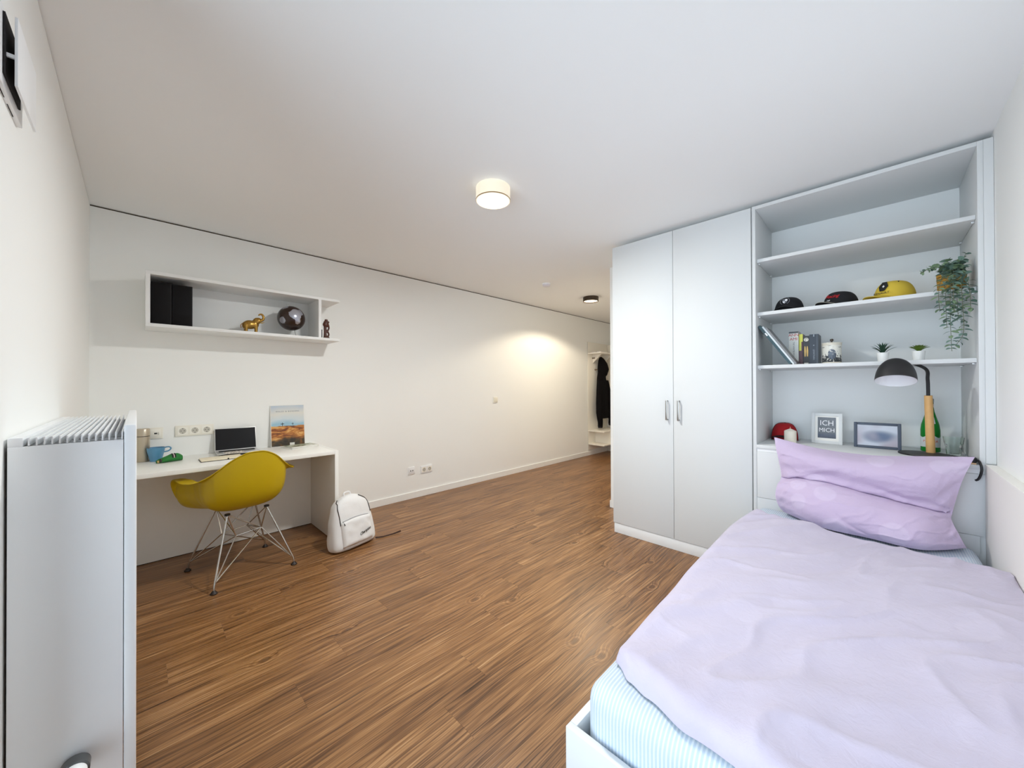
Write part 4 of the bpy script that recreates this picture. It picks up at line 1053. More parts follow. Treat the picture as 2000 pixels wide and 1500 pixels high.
part('vent_eyelet', MB().ball(on(62, 0.66)[5], (0.0032, 0.0032, 0.0032)), black_m, cr)
redc = mat('red_cotton', rgb(168, 16, 24), 0.85)
t, cr, M, on = make_cap('trucker_cap', 'red and white cap on the headboard behind the candle', (3.345, 0.485, 0.8722), 176, redc, mat('dark_cap_brim', rgb(40, 14, 20), 0.8), h=0.118, group='caps on the shelf unit', brim_len=0.05, brim_drop=0.024)
part('rear_mesh', MB().rings([[M @ Vector((0.0955 * cos(x) * (cos(i / 9 * pi / 2) ** 0.62), 0.0845 * sin(x) * (cos(i / 9 * pi / 2) ** 0.62), 0.003 + 0.119 * sin(i / 9 * pi / 2) ** 0.95)) for x in [R(78 + 204 * j / 20) for j in range(21)]] for i in range(9)], False, False, False), mat('white_cap_mesh', rgb(214, 220, 226), 0.7), cr)

# ------------------------------------------------------------------ books and tin
s3 = 1.4025
def cover_book(name, label, y0, y1, ztop, x0, x1, col, cat='book', group='books on the shelf unit', pagecol=(232, 226, 212)):
    t = thing(name, label, cat, ((x0 + x1) / 2, (y0 + y1) / 2, s3), 0, group)
    cm = mat('cover_%d_%d_%d' % col, rgb(*col), 0.4)
    z1 = ztop
    part('pages', MB().box(x0 + 0.004, x1 - 0.002, y0 + 0.002, y1 - 0.002, s3 + 0.003, z1 - 0.003), mat('page_block', rgb(*pagecol), 0.8), t, smooth=False)
    b = part('cover', MB().box(x0, x1, y0, y0 + 0.002, s3 + 0.0005, z1).box(x0, x1, y1 - 0.002, y1, s3 + 0.0005, z1).box(x0, x0 + 0.0035, y0 + 0.002, y1 - 0.002, s3 + 0.0005, z1), cm, t, smooth=False)
    return t, b
def spine_M(x, y, z, rot=0):
    if rot: return frame_M((x, y, z), (0, 0, -1), (0, -1, 0))
    return frame_M((x, y, z), (0, -1, 0), (0, 0, 1))
t, b = cover_book('novel', 'thick pale grey paperback with red lettering', 0.3777, 0.4304, 1.632, 3.1320, 3.2620, (206, 208, 202))
part('red_lettering', text_mb('ANN', 0.026, spine_M(3.1315, 0.4040, 1.607), 0.0004, 0.95), mat('red_ink', rgb(176, 34, 40), 0.5), b, smooth=False)
part('red_lettering', text_mb('AMI', 0.026, spine_M(3.1315, 0.4040, 1.580), 0.0004, 0.95), mat('red_ink', rgb(176, 34, 40), 0.5), b, smooth=False)
part('grey_lettering', text_mb('THE WINTER ROAD', 0.0125, spine_M(3.1315, 0.4040, 1.505, 1), 0.0004, 1.0), mat('grey_ink', rgb(96, 98, 100), 0.5), b, smooth=False)
part('spine_fade', MB().box(3.1313, 3.1320, 0.3782, 0.4299, 1.620, 1.6315).box(3.1313, 3.1320, 0.3782, 0.4299, 1.404, 1.425), mat('dark_grey_print', rgb(74, 78, 80), 0.5), b, smooth=False)
t, b = cover_book('novel', 'thin yellow and maroon paperback in the book row', 0.3553, 0.3761, 1.612, 3.1420, 3.2520, (84, 40, 48))
part('yellow_band', MB().box(3.1413, 3.1422, 0.3558, 0.3756, 1.560, 1.6110).box(3.1413, 3.1422, 0.3634, 0.3756, 1.500, 1.56), mat('acid_yellow', rgb(206, 206, 84), 0.5), b, smooth=False)
t, b = cover_book('novel', 'black paperback with gold figures and round badge', 0.3213, 0.3538, 1.597, 3.1420, 3.2570, (30, 28, 30))
part('round_badge', MB().lathe([(0, 0.0), (0.0125, 0.0), (0.0125, 0.0008), (0, 0.0008)], 24, spine_M(3.1422, 0.3376, 1.572)), mat('badge_white', rgb(226, 222, 210), 0.5), b)
part('badge_mark', MB().tube([spine_M(3.1410, 0.3376, 1.572) @ Vector((0.006 * cos(x), 0.008 * sin(x), 0.0002)) for x in [i * 0.5 for i in range(10)]], 0.0011, 6), black_m, b)
for dy in (-0.006, 0.006):
    part('gold_figure', MB().prism([(-0.004, -0.036), (0.003, -0.036), (0.0045, 0.0), (0.002, 0.028), (-0.001, 0.036), (-0.004, 0.026), (-0.005, 0)], spine_M(3.1415, 0.3376 + dy, 1.495), 0.0006), mat('gold_print', rgb(222, 182, 100), 0.45), b, smooth=False)
part('pale_strip', MB().box(3.1413, 3.1422, 0.3269, 0.3492, 1.408, 1.418), mat('badge_white', rgb(226, 222, 210), 0.5), b, smooth=False)
t, b = cover_book('hardback', 'thick dark navy hardback next to the printed tin', 0.2736, 0.3198, 1.603, 3.1290, 3.2870, (34, 44, 58), pagecol=(60, 62, 66))
part('silver_lettering', text_mb('LEVIATHAN', 0.013, spine_M(3.1285, 0.2975, 1.47, 1), 0.0004, 1.0), mat('silver_print', rgb(150, 158, 166), 0.4), b, smooth=False)
part('silver_mark', MB().box(3.1282, 3.1292, 0.2944, 0.3005, 1.587, 1.602).box(3.1282, 3.1292, 0.2944, 0.3005, 1.527, 1.533), mat('silver_print', rgb(190, 196, 200), 0.4), b, smooth=False)
part('silver_line', MB().box(3.1282, 3.1292, 0.2797, 0.2817, 1.41, 1.60), mat('silver_print2', rgb(104, 112, 122), 0.4), b, smooth=False)
# leaning picture books
for q, (off, th, col, lab, hh) in enumerate(((0.0, 0.015, (22, 62, 70), 'dark teal picture book leaning against the shelf side', 0.314), (0.016, 0.008, (212, 220, 222), 'thin white picture book leaning in the middle of the stack', 0.308), (0.025, 0.010, (122, 122, 124), 'grey picture book leaning on top of the stack', 0.296))):
    lean = R(33)
    t = thing('picture_book', lab, 'book', (3.045, 0.40 - off / cos(lean), s3), 0, 'leaning picture books')
    TM = Matrix.Translation((0, 0.4045 - off / cos(lean), s3 + 0.0006)) @ Matrix.Rotation(-lean, 4, 'X')
    cm = mat('cover_%d_%d_%d' % col, rgb(*col), 0.35)
    part('cover', MB().box(2.965, 3.125, -0.0, 0.0018, 0.0, hh, 0, TM).box(2.965, 3.125, -th + 0.0005, -th + 0.0023, 0.0, hh, 0, TM).box(2.965, 2.967, -th + 0.0023, 0.0, 0.0, hh, 0, TM), cm, t, smooth=False)
    part('pages', MB().box(2.9675, 3.122, -th + 0.0024, -0.0001, 0.002, hh - 0.002, 0, TM), mat('page_block', rgb(232, 226, 212), 0.8), t, smooth=False)
    if q == 0: part('white_mark', MB().box(2.9642, 2.9651, -0.011, -0.003, hh - 0.085, hh - 0.062, 0, TM), wht_print, t, smooth=False)
# printed tin
k = NT('city_print_tin', 0.3); o = k.obj(); v = k.xyz(o)
n1 = k.noise(k.scale(o, (1, 1, 0.7)), 150, 3, 0.6); n2 = k.noise(k.scale(o, (1, 1, 0.35)), 90, 2); n3 = k.noise(k.scale(o, (0.6, 0.6, 2.0)), 60, 3)
hgt = v[2]
dens = k.math('SUBTRACT', 0.62, k.math('MULTIPLY', hgt, 5.4))           # darker towards the ground of the print
town = k.math('LESS_THAN', k.math('ADD', n1, k.math('MULTIPLY', k.math('SUBTRACT', n2, 0.5), 0.6)), k.math('ADD', dens, 0.10))
dome_d = k.math('SQRT', k.math('ADD', k.math('POWER', k.math('MULTIPLY', k.math('ADD', v[1], 0.004), 1.0), 2.0), k.math('POWER', k.math('MULTIPLY', k.math('SUBTRACT', hgt, 0.060), 0.62), 2.0)))
dome = k.math('MULTIPLY', k.math('LESS_THAN', dome_d, 0.020), k.math('GREATER_THAN', k.math('ADD', n1, 0.0), 0.42))
wv = k.math('MULTIPLY', k.math('LESS_THAN', n3, 0.36), k.math('GREATER_THAN', hgt, 0.075))
c = k.mix(town, rgb(226, 224, 214), rgb(58, 62, 66)); c = k.mix(dome, c, rgb(92, 102, 116)); c = k.mix(k.math('MULTIPLY', wv, 0.7), c, rgb(70, 70, 72)); k.col(c)
t = thing('printed_tin', 'lidded tin with black and white city print beside books', 'tin', (3.115, 0.207, s3))
M = Matrix.Translation((3.115, 0.207, s3))
part('body', MB().lathe([(0, 0.0005), (0.046, 0.0005), (0.0475, 0.003), (0.0475, 0.117), (0, 0.117)], 40, M), k.m, t)
part('lid', MB().lathe([(0, 0.117), (0.0492, 0.117), (0.0492, 0.129), (0.0505, 0.131), (0.0500, 0.134), (0.02, 0.137), (0, 0.1375)], 40, M), mat('cream_enamel', rgb(222, 216, 200), 0.3), t)
part('lid_knob', MB().lathe([(0, 0.137), (0.004, 0.137), (0.004, 0.143), (0.0085, 0.148), (0.0095, 0.154), (0.006, 0.160), (0, 0.161)], 20, M), mat('dark_knob', rgb(74, 66, 58), 0.35), t)
part('base_band', MB().lathe([(0.0478, 0.004), (0.0483, 0.005), (0.0483, 0.010), (0.0478, 0.011)], 40, M, False, False), mat('cream_enamel', rgb(222, 216, 200), 0.3), t)

# ------------------------------------------------------------------ plants
pot_m = mat('white_pot', rgb(238, 238, 236), 0.4)
def leaf_mesh(name, L, w, m, fold=0.25, tip=1.0):
    mb = MB(); n = 6; vs = []
    for i in range(n + 1):
        u = i / n; ww = w * (sin(pi * min(1, u ** 0.8 * 0.98 + 0.02)) ** tip)
        z = 0.10 * L * sin(u * pi)
        for s in (-1, 0, 1): vs.append((u * L, s * ww, z + (fold * ww if s else 0)))
    fs = []
    for i in range(n):
        for s in (0, 1): a = i * 3 + s; fs.append((a, a + 1, a + 4, a + 3))
    return mesh(name, mb.add(vs, fs), m, smooth=True)
def succulent(label, loc, n, L, w, colm, spike, r=0.027):
    t = thing('succulent', label, 'plant', loc, 0, 'small potted succulents on the shelf')
    M = Matrix.Translation(loc)
    p = part('pot', MB().lathe([(0, 0.0005), (r * 0.80, 0.0005), (r * 0.82, 0.003), (r, 0.056), (r * 0.92, 0.056), (r * 0.88, 0.048), (0, 0.048)], 28, M), pot_m, t)
    part('soil', MB().lathe([(0, 0.0485), (r * 0.87, 0.0485), (0, 0.051)], 20, M, False, False), mat('dark_soil', rgb(44, 32, 26), 0.9), t)
    me = leaf_mesh('leaf', L, w, colm, 0.5, 0.75 if spike else 0.6)
    for i in range(n):
        az = i * 2.399; f = i / n; el = R(78 - 62 * (1 - f) ** 1.0) if spike else R(66 - 58 * (1 - f))
        if spike: el = R(28 + 55 * f)
        else: el = R(26 + 55 * f)
        o = bpy.data.objects.new('leaf', me); C.objects.link(o); o.parent = t
        o.location = (0.004 * cos(az), 0.004 * sin(az), 0.047 if spike else 0.053); o.rotation_euler = (0, -el, az); s = 1.0 - 0.25 * f * (0 if spike else 1)
        o.scale = (s, s, s)
    return t
succulent('spiky dark green succulent in small white pot behind lamp', (3.10, -0.023, s3), 20, 0.072, 0.0055, mat('dark_green_leaf', rgb(34, 66, 48), 0.5), True)
succulent('low olive green succulent in small white pot', (3.10, -0.166, s3), 30, 0.050, 0.0100, mat('olive_leaf', rgb(98, 124, 44), 0.5), False)

euc = thing('trailing_plant', 'trailing eucalyptus in a woven yellow pot on the shelf', 'plant', (3.045, -0.283, s2))
k = NT('woven_yellow_pot', 0.7); o = k.obj(); v = k.xyz(o)
w = k.math('SINE', k.math('MULTIPLY', v[2], 520.0)); n = k.noise(o, 60, 3)
k.col(k.mix(k.math('ADD', k.math('MULTIPLY', w, 0.25), n), rgb(126, 84, 24), rgb(214, 164, 62))); k.bump(w, 0.5, 0.003)
M = Matrix.Translation((3.045, -0.283, s2))
part('pot', MB().lathe([(0, 0.0005), (0.046, 0.0005), (0.050, 0.008), (0.054, 0.100), (0.049, 0.100), (0.046, 0.085), (0, 0.085)], 32, M), k.m, euc)
part('soil', MB().lathe([(0, 0.0855), (0.0455, 0.0855), (0, 0.089)], 20, M, False, False), mat('dark_soil', rgb(44, 32, 26), 0.9), euc)
eg = [mat('eucalyptus_leaf_grey', rgb(112, 140, 128), 0.6), mat('eucalyptus_leaf_green', rgb(126, 150, 116), 0.6), mat('eucalyptus_leaf_dark', rgb(90, 116, 102), 0.6)]
stem_m = mat('eucalyptus_stem', rgb(110, 112, 84), 0.7)
leafs = [leaf_mesh('leaf', 0.037, 0.0095, m, 0.2, 0.75) for m in eg]
bigleafs = [leaf_mesh('leaf', 0.032, 0.0140, m, 0.15, 0.6) for m in eg]
rnd = random.Random(5)
def stem(path, step, size0, size1, big=False, droop=0.2):
    P = smoothpath(path, 40); L = sum((P[i + 1] - P[i]).length for i in range(40))
    so = part('stem', MB().tube(P[::2], 0.0011, 5), stem_m, euc)
    inv = wmat(euc).inverted(); d = 0.025; i = 0; run = 0.0; k = 0
    while i < 40:
        seg = (P[i + 1] - P[i]); l = seg.length
        while run + l >= d:
            p = P[i] + seg * ((d - run) / l); tdir = seg.normalized()
            ref = Vector((0, 0, 1)) if abs(tdir.z) < 0.8 else Vector((1, 0.3, 0))
            u = tdir.cross(ref).normalized(); wv = tdir.cross(u)
            tw = k * 1.2 + rnd.uniform(-0.4, 0.4); f = d / L; sc = (size0 + (size1 - size0) * f) * rnd.uniform(0.82, 1.12)
            for s in (0, pi):
                out = (u * cos(tw + s) * 1.0 + wv * sin(tw + s) * 0.75 + tdir * rnd.uniform(0.15, 0.55) + Vector((0, 0, -droop * rnd.random()))).normalized()
                side = out.cross(Vector((0, 0, 1)));
                if side.length < 0.1: side = u
                side.normalize(); up = side.cross(out)
                o = bpy.data.objects.new('leaf', rnd.choice(bigleafs if big else leafs)); C.objects.link(o); o.parent = so
                o.matrix_local = inv @ (Matrix(((out.x, side.x, up.x, p.x), (out.y, side.y, up.y, p.y), (out.z, side.z, up.z, p.z), (0, 0, 0, 1))) @ Matrix.Rotation(rnd.uniform(-0.7, 0.7), 4, 'X') @ Matrix.Scale(sc, 4))
            d += step * rnd.uniform(0.85, 1.15); k += 1
        run += l; i += 1
zt = s2 + 0.088
FX = 2.928
def trail(y0, ye, zend, xo=0.0, hook=None):
    p = [(3.035, y0, zt), (2.985, y0, zt + 0.035), (FX + xo, (y0 + ye) / 2, zt - 0.02), (FX - 0.004 + xo, ye, (zt + zend) / 2), (FX + 0.003 + xo, ye - 0.004, zend)]
    if hook: p.append(hook)
    return p
stem(trail(-0.255, -0.228, 1.655), 0.020, 1.0, 0.75)
stem(trail(-0.262, -0.252, 1.565), 0.020, 1.05, 0.8)
stem(trail(-0.275, -0.266, 1.470, -0.006, (2.93, -0.272, 1.440)), 0.0215, 1.1, 0.75)
stem(trail(-0.285, -0.290, 1.600, 0.004), 0.0215, 1.1, 0.85)
stem(trail(-0.295, -0.306, 1.535, -0.006, (2.930, -0.285, 1.470)), 0.0215, 1.1, 0.8)
stem(trail(-0.305, -0.330, 1.640, 0.002), 0.020, 1.0, 0.85)
stem(trail(-0.28, -0.276, 1.640, -0.012), 0.0215, 1.1, 0.85)
stem([(3.04, -0.265, zt), (3.00, -0.235, zt + 0.045), (2.96, -0.20, zt + 0.035), (2.93, -0.165, zt + 0.012)], 0.012, 0.75, 0.5, True, 0.0)
stem([(3.05, -0.30, zt), (3.04, -0.315, zt + 0.06), (3.035, -0.333, zt + 0.105)], 0.016, 1.0, 0.7, True, 0.0)
stem([(3.05, -0.28, zt), (3.03, -0.275, zt + 0.05), (3.01, -0.262, zt + 0.075)], 0.012, 1.2, 1.0, True, 0.0)
stem([(3.05, -0.29, zt), (3.00, -0.30, zt + 0.045), (2.96, -0.312, zt + 0.055)], 0.012, 1.2, 1.0, True, 0.0)
stem([(3.04, -0.27, zt), (2.985, -0.262, zt + 0.03), (2.95, -0.255, zt + 0.03)], 0.012, 1.2, 1.0, True, 0.0)

# ------------------------------------------------------------------ things on the headboard cabinet
cz = 0.8722
# table lamp
tl = thing('table_lamp', 'black dome table lamp with wooden stem on headboard', 'lamp', (3.165, -0.185, cz))
part('lamp_base', MB().lathe([(0, 0.0004), (0.100, 0.0004), (0.103, 0.004), (0.101, 0.009), (0.0, 0.012)], 48, Matrix.Translation((3.128, -0.184, cz))), blackmat_m, tl)
st0 = Vector((3.172, -0.213, cz + 0.010)); st1 = Vector((3.152, -0.204, cz + 0.335))
part('wooden_stem', MB().tube([st0, st1], [0.0185, 0.0165], 20), mat('pale_oak', rgb(214, 168, 108), 0.5, vary=(30, 0.12)), tl)
sc_ = Vector((2.815, -0.067, 1.289))                     # centre of the shade opening
ax = (Vector((-0.37, 0.02, -0.92))).normalized()          # the way the opening faces
xa = ax.cross(Vector((0, 1, 0))).normalized(); ya = ax.cross(xa)
SM = Matrix(((xa.x, ya.x, -ax.x, sc_.x), (xa.y, ya.y, -ax.y, sc_.y), (xa.z, ya.z, -ax.z, sc_.z), (0, 0, 0, 1)))
r_, h_ = 0.080, 0.126
dome = [(r_ * cos(a) ** 0.9, h_ * sin(a)) for a in [i / 16 * pi / 2 for i in range(16)]] + [(0.004, h_)]
shd = part('lamp_shade', MB().lathe(dome, 48, SM, False, True), blackmat_m, tl)
part('shade_lining', MB().lathe([(r_ - 0.0004, -0.0006)] + [((r_ - 0.002) * cos(a) ** 0.9, (h_ - 0.003) * sin(a)) for a in [i / 16 * pi / 2 for i in range(16)]] + [(0.004, h_ - 0.003)], 48, SM, False, True), mat('white_lamp_lining', rgb(238, 238, 240), 0.5), shd)
att = SM @ Vector((-0.0, 0.0, h_ * 0.78)) + Vector((0.040, -0.028, 0.004))
part('gooseneck', MB().tube(smoothpath([st1 - Vector((0, 0, 0.004)), st1 + Vector((-0.004, 0.002, 0.09)), st1 + Vector((-0.05, 0.012, 0.150)), att + Vector((0.10, -0.018, 0.012)), att], 26), 0.0078, 12), blackmat_m, tl)
part('cord', MB().tube(smoothpath([(3.20, -0.245, cz + 0.004), (3.14, -0.31, cz + 0.004), (3.04, -0.338, cz + 0.005), (2.95, -0.342, cz + 0.006)], 20), 0.003, 6), black_m, tl)
# plug with cable hanging at the corner
pgt = thing('power_cable', 'black plug and cable hanging at the headboard corner', 'cable', (2.93, -0.338, cz))
part('plug', MB().box(2.916, 2.972, -0.349, -0.322, cz + 0.008, cz + 0.034, 0.006), black_m, pgt)
part('cable', MB().tube(smoothpath([(2.925, -0.342, cz + 0.022), (2.895, -0.352, cz + 0.020), (2.885, -0.358, cz - 0.02), (2.892, -0.350, cz - 0.062), (2.897, -0.340, cz - 0.075)], 20), 0.0048, 8), black_m, pgt)
part('wood_block', MB().box(2.914, 2.965, -0.345, -0.318, cz + 0.0004, cz + 0.0078, 0.001), mat('raw_pine', rgb(206, 172, 136), 0.6), pgt)
# picture frame with lettering
pf = thing('framed_print', 'white frame with grey print reading ICH MICH', 'picture', (3.273, 0.2465, cz))
FMx = Matrix.Translation((3.262, 0.2465, cz + 0.0006)) @ Matrix.Rotation(R(6), 4, 'Y')
def fbox(x0, x1, y0, y1, z0, z1, bv=0.0): return MB().box(x0, x1, y0, y1, z0, z1, bv, FMx)
fw_, fh_ = 0.160, 0.205
fm = part('frame_side', fbox(0.0, 0.014, -fw_ / 2, -fw_ / 2 + 0.019, 0, fh_, 0.0015), lac2_m, pf)
part('frame_side', fbox(0.0, 0.014, fw_ / 2 - 0.019, fw_ / 2, 0, fh_, 0.0015), lac2_m, pf)
part('frame_side', fbox(0.0, 0.014, -fw_ / 2 + 0.019, fw_ / 2 - 0.019, 0, 0.021, 0.0015), lac2_m, pf)
part('frame_side', fbox(0.0, 0.014, -fw_ / 2 + 0.019, fw_ / 2 - 0.019, fh_ - 0.019, fh_, 0.0015), lac2_m, pf)
part('mount', fbox(0.006, 0.010, -fw_ / 2 + 0.018, fw_ / 2 - 0.018, 0.02, fh_ - 0.018), mat('white_card', rgb(238, 236, 230), 0.6), pf, smooth=False)
k = NT('grey_letter_print', 0.5); o = k.obj(); v = k.xyz(o); n = k.noise(o, 60, 3)
base = k.ramp(k.math('MULTIPLY', v[2], 5.0), [(0.15, rgb(54, 58, 66)), (0.28, rgb(52, 66, 92)), (0.40, rgb(96, 100, 106)), (0.9, rgb(104, 110, 118))])
k.col(k.mix(k.math('MULTIPLY', n, 0.35), base, rgb(140, 144, 150)))
pp = part('print', fbox(0.0048, 0.0059, -0.047, 0.047, 0.038, 0.178), k.m, pf, smooth=False)
part('lettering', text_mb('ICH', 0.050, FMx @ frame_M((0.0044, 0, 0.138), (0, -1, 0), (0, 0, 1)), 0.0004, 1.0, sx=0.88), wht_print, pp, smooth=False)
part('lettering', text_mb('MICH', 0.0385, FMx @ frame_M((0.0044, 0, 0.091), (0, -1, 0), (0, 0, 1)), 0.0004, 1.0, sx=0.88), wht_print, pp, smooth=False)
# dark photo frame with an out-of-focus picture
df = thing('framed_photo', 'dark grey landscape photo frame with a blurry picture', 'picture', (3.25, 0.005, cz))
GM = Matrix.Translation((3.236, 0.005, cz + 0.0006)) @ Matrix.Rotation(R(8), 4, 'Y')
def gbox(x0, x1, y0, y1, z0, z1, bv=0.0): return MB().box(x0, x1, y0, y1, z0, z1, bv, GM)
dfm = mat('slate_frame', rgb(74, 84, 100), 0.55); gw, gh, ge = 0.212, 0.160, 0.016
part('frame_side', gbox(0, 0.012, -gw / 2, -gw / 2 + ge, 0, gh, 0.003), dfm, df); part('frame_side', gbox(0, 0.012, gw / 2 - ge, gw / 2, 0, gh, 0.003), dfm, df)
part('frame_side', gbox(0, 0.012, -gw / 2 + ge, gw / 2 - ge, 0, ge, 0.003), dfm, df); part('frame_side', gbox(0, 0.012, -gw / 2 + ge, gw / 2 - ge, gh - ge, gh, 0.003), dfm, df)
k = NT('blurry_photo', 0.5); o = k.obj(); v = k.xyz(o); n = k.noise(o, 7, 1)
ty = k.math('MULTIPLY', k.math('ABSOLUTE', k.math('ADD', v[1], 0.010)), 11.0); tz = k.math('MULTIPLY', k.math('ABSOLUTE', k.math('SUBTRACT', v[2], 0.072)), 24.0)
dd = k.math('ADD', k.math('MULTIPLY', ty, ty), k.math('MULTIPLY', tz, tz))
c = k.mix(k.smooth(dd, 0.05, 1.3), rgb(96, 112, 140), rgb(200, 206, 218)); k.col(k.mix(k.smooth(n, 0.42, 0.62), c, rgb(176, 170, 182)))
part('photo', gbox(0.005, 0.009, -gw / 2 + ge - 0.001, gw / 2 - ge + 0.001, ge - 0.001, gh - ge + 0.001), k.m, df, smooth=False)
# candle
cd = thing('candle', 'white pillar candle in front of the red cap', 'candle', (3.150, 0.428, cz))
M = Matrix.Translation((3.150, 0.428, cz))
part('wax', MB().lathe([(0, 0.0005), (0.033, 0.0005), (0.0345, 0.003), (0.0345, 0.080), (0.032, 0.084), (0, 0.100)], 32, M), mat('ivory_wax', rgb(240, 232, 216), 0.5), cd)
part('wick', MB().tube([(3.150, 0.428, cz + 0.098), (3.1505, 0.428, cz + 0.110)], 0.0015, 6), mat('pale_wick', rgb(232, 196, 170), 0.8), cd)
# green bottle
bt = thing('water_bottle', 'green glass water bottle behind the lamp stem', 'bottle', (3.325, -0.222, cz))
M = Matrix.Translation((3.325, -0.222, cz))
gg = NT('green_glass', 0.08); gg.b.inputs['Base Color'].default_value = rgb(24, 132, 46); gg.b.inputs['Transmission Weight'].default_value = 0.15; gg.b.inputs['IOR'].default_value = 1.3
part('glass', MB().lathe([(0, 0.0005), (0.038, 0.0005), (0.0405, 0.004), (0.0405, 0.128), (0.037, 0.160), (0.026, 0.202), (0.018, 0.235), (0.0145, 0.262), (0.0145, 0.292), (0, 0.292)], 40, M), gg.m, bt)
part('cap', MB().lathe([(0, 0.2925), (0.0155, 0.2925), (0.016, 0.297), (0.016, 0.311), (0.0145, 0.313), (0, 0.313)], 28, M), steel_m, bt)
lb_m = mat('grey_white_label', rgb(206, 210, 210), 0.4)
def wrap(z0, z1, a0, a1, rr, name, m, parent, wave=0.0):
    rs = []
    for i in range(13):
        f = i / 12
        rs.append([M @ Vector((rr * cos(a0 + (a1 - a0) * j / 24), rr * sin(a0 + (a1 - a0) * j / 24), z0 + (z1 + wave * cos((j / 24 - 0.5) * 2 * pi * 1.5) - z0) * f)) for j in range(25)])
    return part(name, MB().rings(rs, False, False, False), m, parent)
lab = wrap(0.028, 0.094, R(100), R(256), 0.0409, 'label', lb_m, bt, 0.010)
nlr = []
for zz, rr in ((0.262, 0.0148), (0.282, 0.0148)): nlr.append((rr, zz))
part('neck_label', MB().lathe(nlr, 28, M, False, False), mat('pinkish_label', rgb(222, 196, 186), 0.5), bt)
part('shoulder_label', MB().rings([[M @ Vector((rr * cos(R(176) + x), rr * sin(R(176) + x), zz)) for x in [R(-36 + 6 * j) for j in range(13)]] for zz, rr in ((0.166, 0.0362), (0.178, 0.0332), (0.192, 0.0296), (0.204, 0.0262))], False, False, False), lb_m, bt)
facing = R(178)
for txt, zz, sz_ in (('ACQUA', 0.078, 0.0085), ('PANNA', 0.062, 0.0185)):
    tm = text_mb(txt, sz_, Matrix.Identity(4), 0.0003, 1.05)
    vs = []
    for x, y, z in tm.v:
        a = facing + x / 0.0413; vs.append(M @ Vector(((0.0414 + z) * cos(a), (0.0414 + z) * sin(a), zz + y)))
    m2 = MB(); m2.add(vs, tm.f)
    part('brand_text', m2, mat('orange_print', rgb(206, 96, 44), 0.5), lab, smooth=False)
# tumbler
gk = NT('clear_glass', 0.03); gk.b.inputs['Transmission Weight'].default_value = 1.0; gk.b.inputs['IOR'].default_value = 1.25; gk.b.inputs['Base Color'].default_value = (0.93, 0.98, 0.95, 1)
M = Matrix.Translation((3.225, -0.302, cz))
def facet_ring(r, z, fl):
    return [M @ Vector((r * cos(2 * pi * j / 48) * (1 - fl * (0.5 + 0.5 * cos(2 * pi * j / 48 * 12))), r * sin(2 * pi * j / 48) * (1 - fl * (0.5 + 0.5 * cos(2 * pi * j / 48 * 12))), z)) for j in range(48)]
gmb = MB().rings([facet_ring(0.026, 0.0005, 0), facet_ring(0.028, 0.004, 0.03), facet_ring(0.033, 0.060, 0.035), facet_ring(0.0365, 0.068, 0.0), facet_ring(0.040, 0.102, 0.0), facet_ring(0.0382, 0.102, 0.0), facet_ring(0.034, 0.066, 0.0), facet_ring(0.026, 0.010, 0.0)])
solo('tumbler', gmb, gk.m, 'clear faceted drinking glass beside the green bottle', 'glass', (3.225, -0.302, cz), ang=50)

# ------------------------------------------------------------------ hallway: coat rack, hoodie, cabinet
CX0, CX1 = 5.750, 6.420
warm_lac = mat('white_rack_board', rgb(240, 236, 226), 0.4)
crk = thing('coat_rack', 'white wall coat rack with shelf and bench in hallway', 'coat rack', (6.08, 3.62, 0))
part('back_panel', MB().box(CX0, CX1, BW - 0.020, BW - 0.0135, 0.100, 2.062, 0.002), warm_lac, crk)
part('hat_shelf', MB().box(CX0 + 0.004, CX1, 3.480, BW - 0.0205, 1.842, 1.866, 0.001), warm_lac, crk)
for x in (CX0 + 0.16, CX1 - 0.16):
    part('shelf_bracket', MB().prism([(0, 0), (-0.18, 0), (0, -0.16)], frame_M((x, BW - 0.0205, 1.8415), (0, 1, 0), (0, 0, 1)), 0.016), warm_lac, crk, smooth=False)
part('bench_top', MB().box(CX0 + 0.01, CX1, 3.420, BW - 0.0205, 0.442, 0.462, 0.001), warm_lac, crk)
part('bench_bottom', MB().box(CX0 + 0.01, CX1, 3.420, BW - 0.0205, 0.200, 0.220, 0.001), warm_lac, crk)
part('bench_divider', MB().box(5.985, 6.005, 3.422, BW - 0.0205, 0.220, 0.442), warm_lac, crk)
part('bench_side', MB().box(CX1 - 0.02, CX1, 3.422, BW - 0.0205, 0.220, 0.442), warm_lac, crk)
hk_m = mat('bronze_hook', rgb(120, 92, 60), 0.35, metal=0.8)
for x, z in ((5.90, 1.775), (6.02, 1.79), (6.22, 1.765), (5.985, 1.565)):
    part('coat_hook', MB().lathe([(0, 0), (0.013, 0), (0.013, 0.004), (0.006, 0.006), (0.006, 0.030), (0.012, 0.034), (0.012, 0.042), (0, 0.044)], 16, frame_M((x, BW - 0.0205, z), (1, 0, 0), (0, 0, 1))), hk_m, crk)
hd = MB()
hx, hy = 6.06, 3.640
def Hd(x, y, z): return (hx + x, hy + y, z)
hd.tube([Hd(-0.03, 0.01, 1.800), Hd(-0.02, 0.0, 1.75), Hd(0.01, -0.01, 1.66), Hd(0.03, -0.015, 1.57), Hd(0.01, -0.01, 1.47)], [0.020, 0.055, 0.090, 0.105, 0.085], 14)
def ell(z, cx, w, d, n=22): return [Vector(Hd(cx + w * cos(2 * pi * j / n), d * sin(2 * pi * j / n), z)) for j in range(n)]
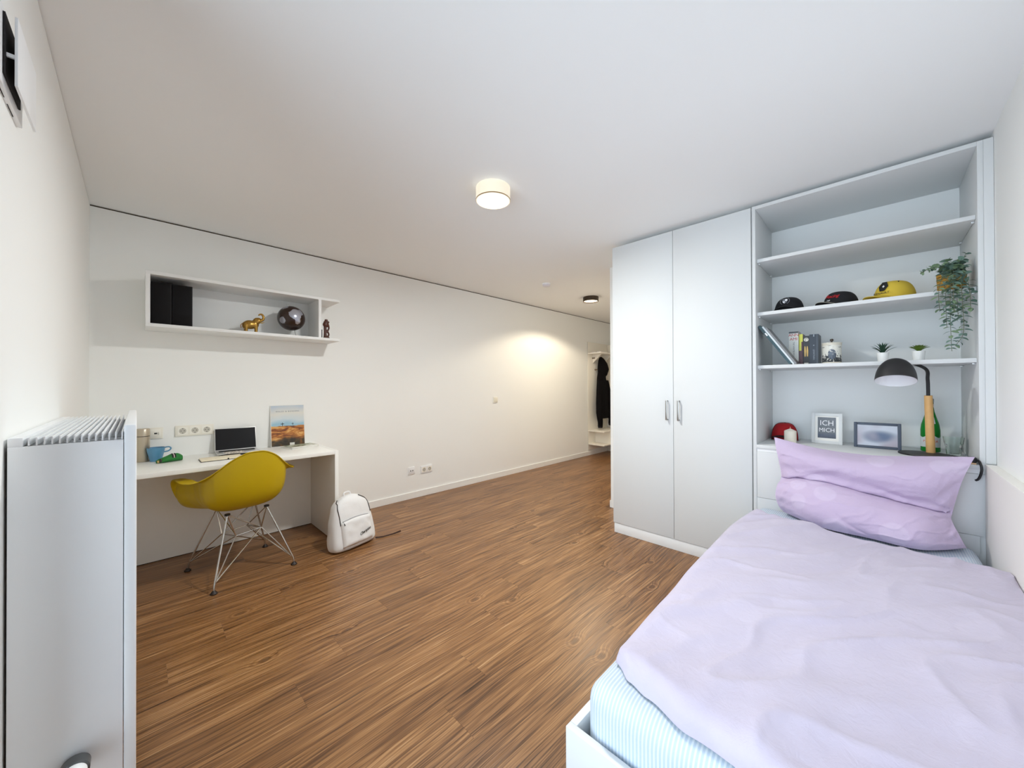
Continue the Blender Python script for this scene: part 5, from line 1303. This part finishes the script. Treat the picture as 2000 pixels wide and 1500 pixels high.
hd.rings([ell(1.52, -0.01, 0.085, 0.06), ell(1.42, -0.01, 0.115, 0.065), ell(1.20, 0.0, 0.150, 0.07), ell(0.95, 0.02, 0.190, 0.075), ell(0.76, 0.04, 0.205, 0.075), ell(0.66, 0.05, 0.165, 0.06)])
hd.tube([Hd(-0.09, -0.02, 1.36), Hd(-0.14, -0.04, 1.05), Hd(-0.16, -0.045, 0.78), Hd(-0.13, -0.045, 0.60), Hd(-0.125, -0.04, 0.52)], [0.055, 0.062, 0.060, 0.048, 0.046], 12)
hd.tube([Hd(0.10, -0.02, 1.36), Hd(0.18, -0.04, 1.05), Hd(0.245, -0.045, 0.78), Hd(0.255, -0.045, 0.62), Hd(0.250, -0.04, 0.54)], [0.055, 0.062, 0.060, 0.050, 0.048], 12)
ho = solo('hoodie', hd, mat('black_jersey', rgb(9, 7, 9), 0.95, spec=0.2), 'black hooded jacket hanging on the coat rack', 'jacket', (hx, hy, 0.5), ang=80)
mod(ho, 'REMESH', mode='VOXEL', voxel_size=0.012, use_smooth_shade=True); mod(ho, 'SMOOTH', iterations=3, factor=0.5)
for x in (-0.125, 0.250):
    part('cuff', MB().tube([Hd(x, -0.04, 0.545 + (0.02 if x > 0 else 0)), Hd(x, -0.04, 0.500 + (0.02 if x > 0 else 0))], [0.047, 0.040], 14), mat('black_rib', rgb(26, 20, 23), 0.9), ho)
t = thing('flat_parcel', 'flat white parcel lying on the coat rack shelf', 'parcel', (5.93, 3.6, 1.866))
part('wrapper', MB().box(5.80, 6.03, 3.50, 3.70, 1.8665, 1.880, 0.004), mat('white_wrap', rgb(236, 234, 232), 0.5), t)
part('strap_band', MB().box(5.799, 6.031, 3.59, 3.60, 1.8664, 1.8806), mat('dark_band', rgb(70, 62, 60), 0.6), t)
hc = thing('hall_cabinet', 'tall white hallway cabinet beside the coat rack', 'cabinet', (6.75, 3.5, 0))
part('body', MB().box(6.425, 7.10, 3.270, BW - 0.014, 0.02, 2.050, 0.002), warm_lac, hc)
part('door', MB().box(6.430, 7.095, 3.250, 3.2695, 0.08, 2.045, 0.001), warm_lac, hc)
part('plinth', MB().box(6.44, 7.09, 3.30, BW - 0.02, 0.0005, 0.02), warm_lac, hc)
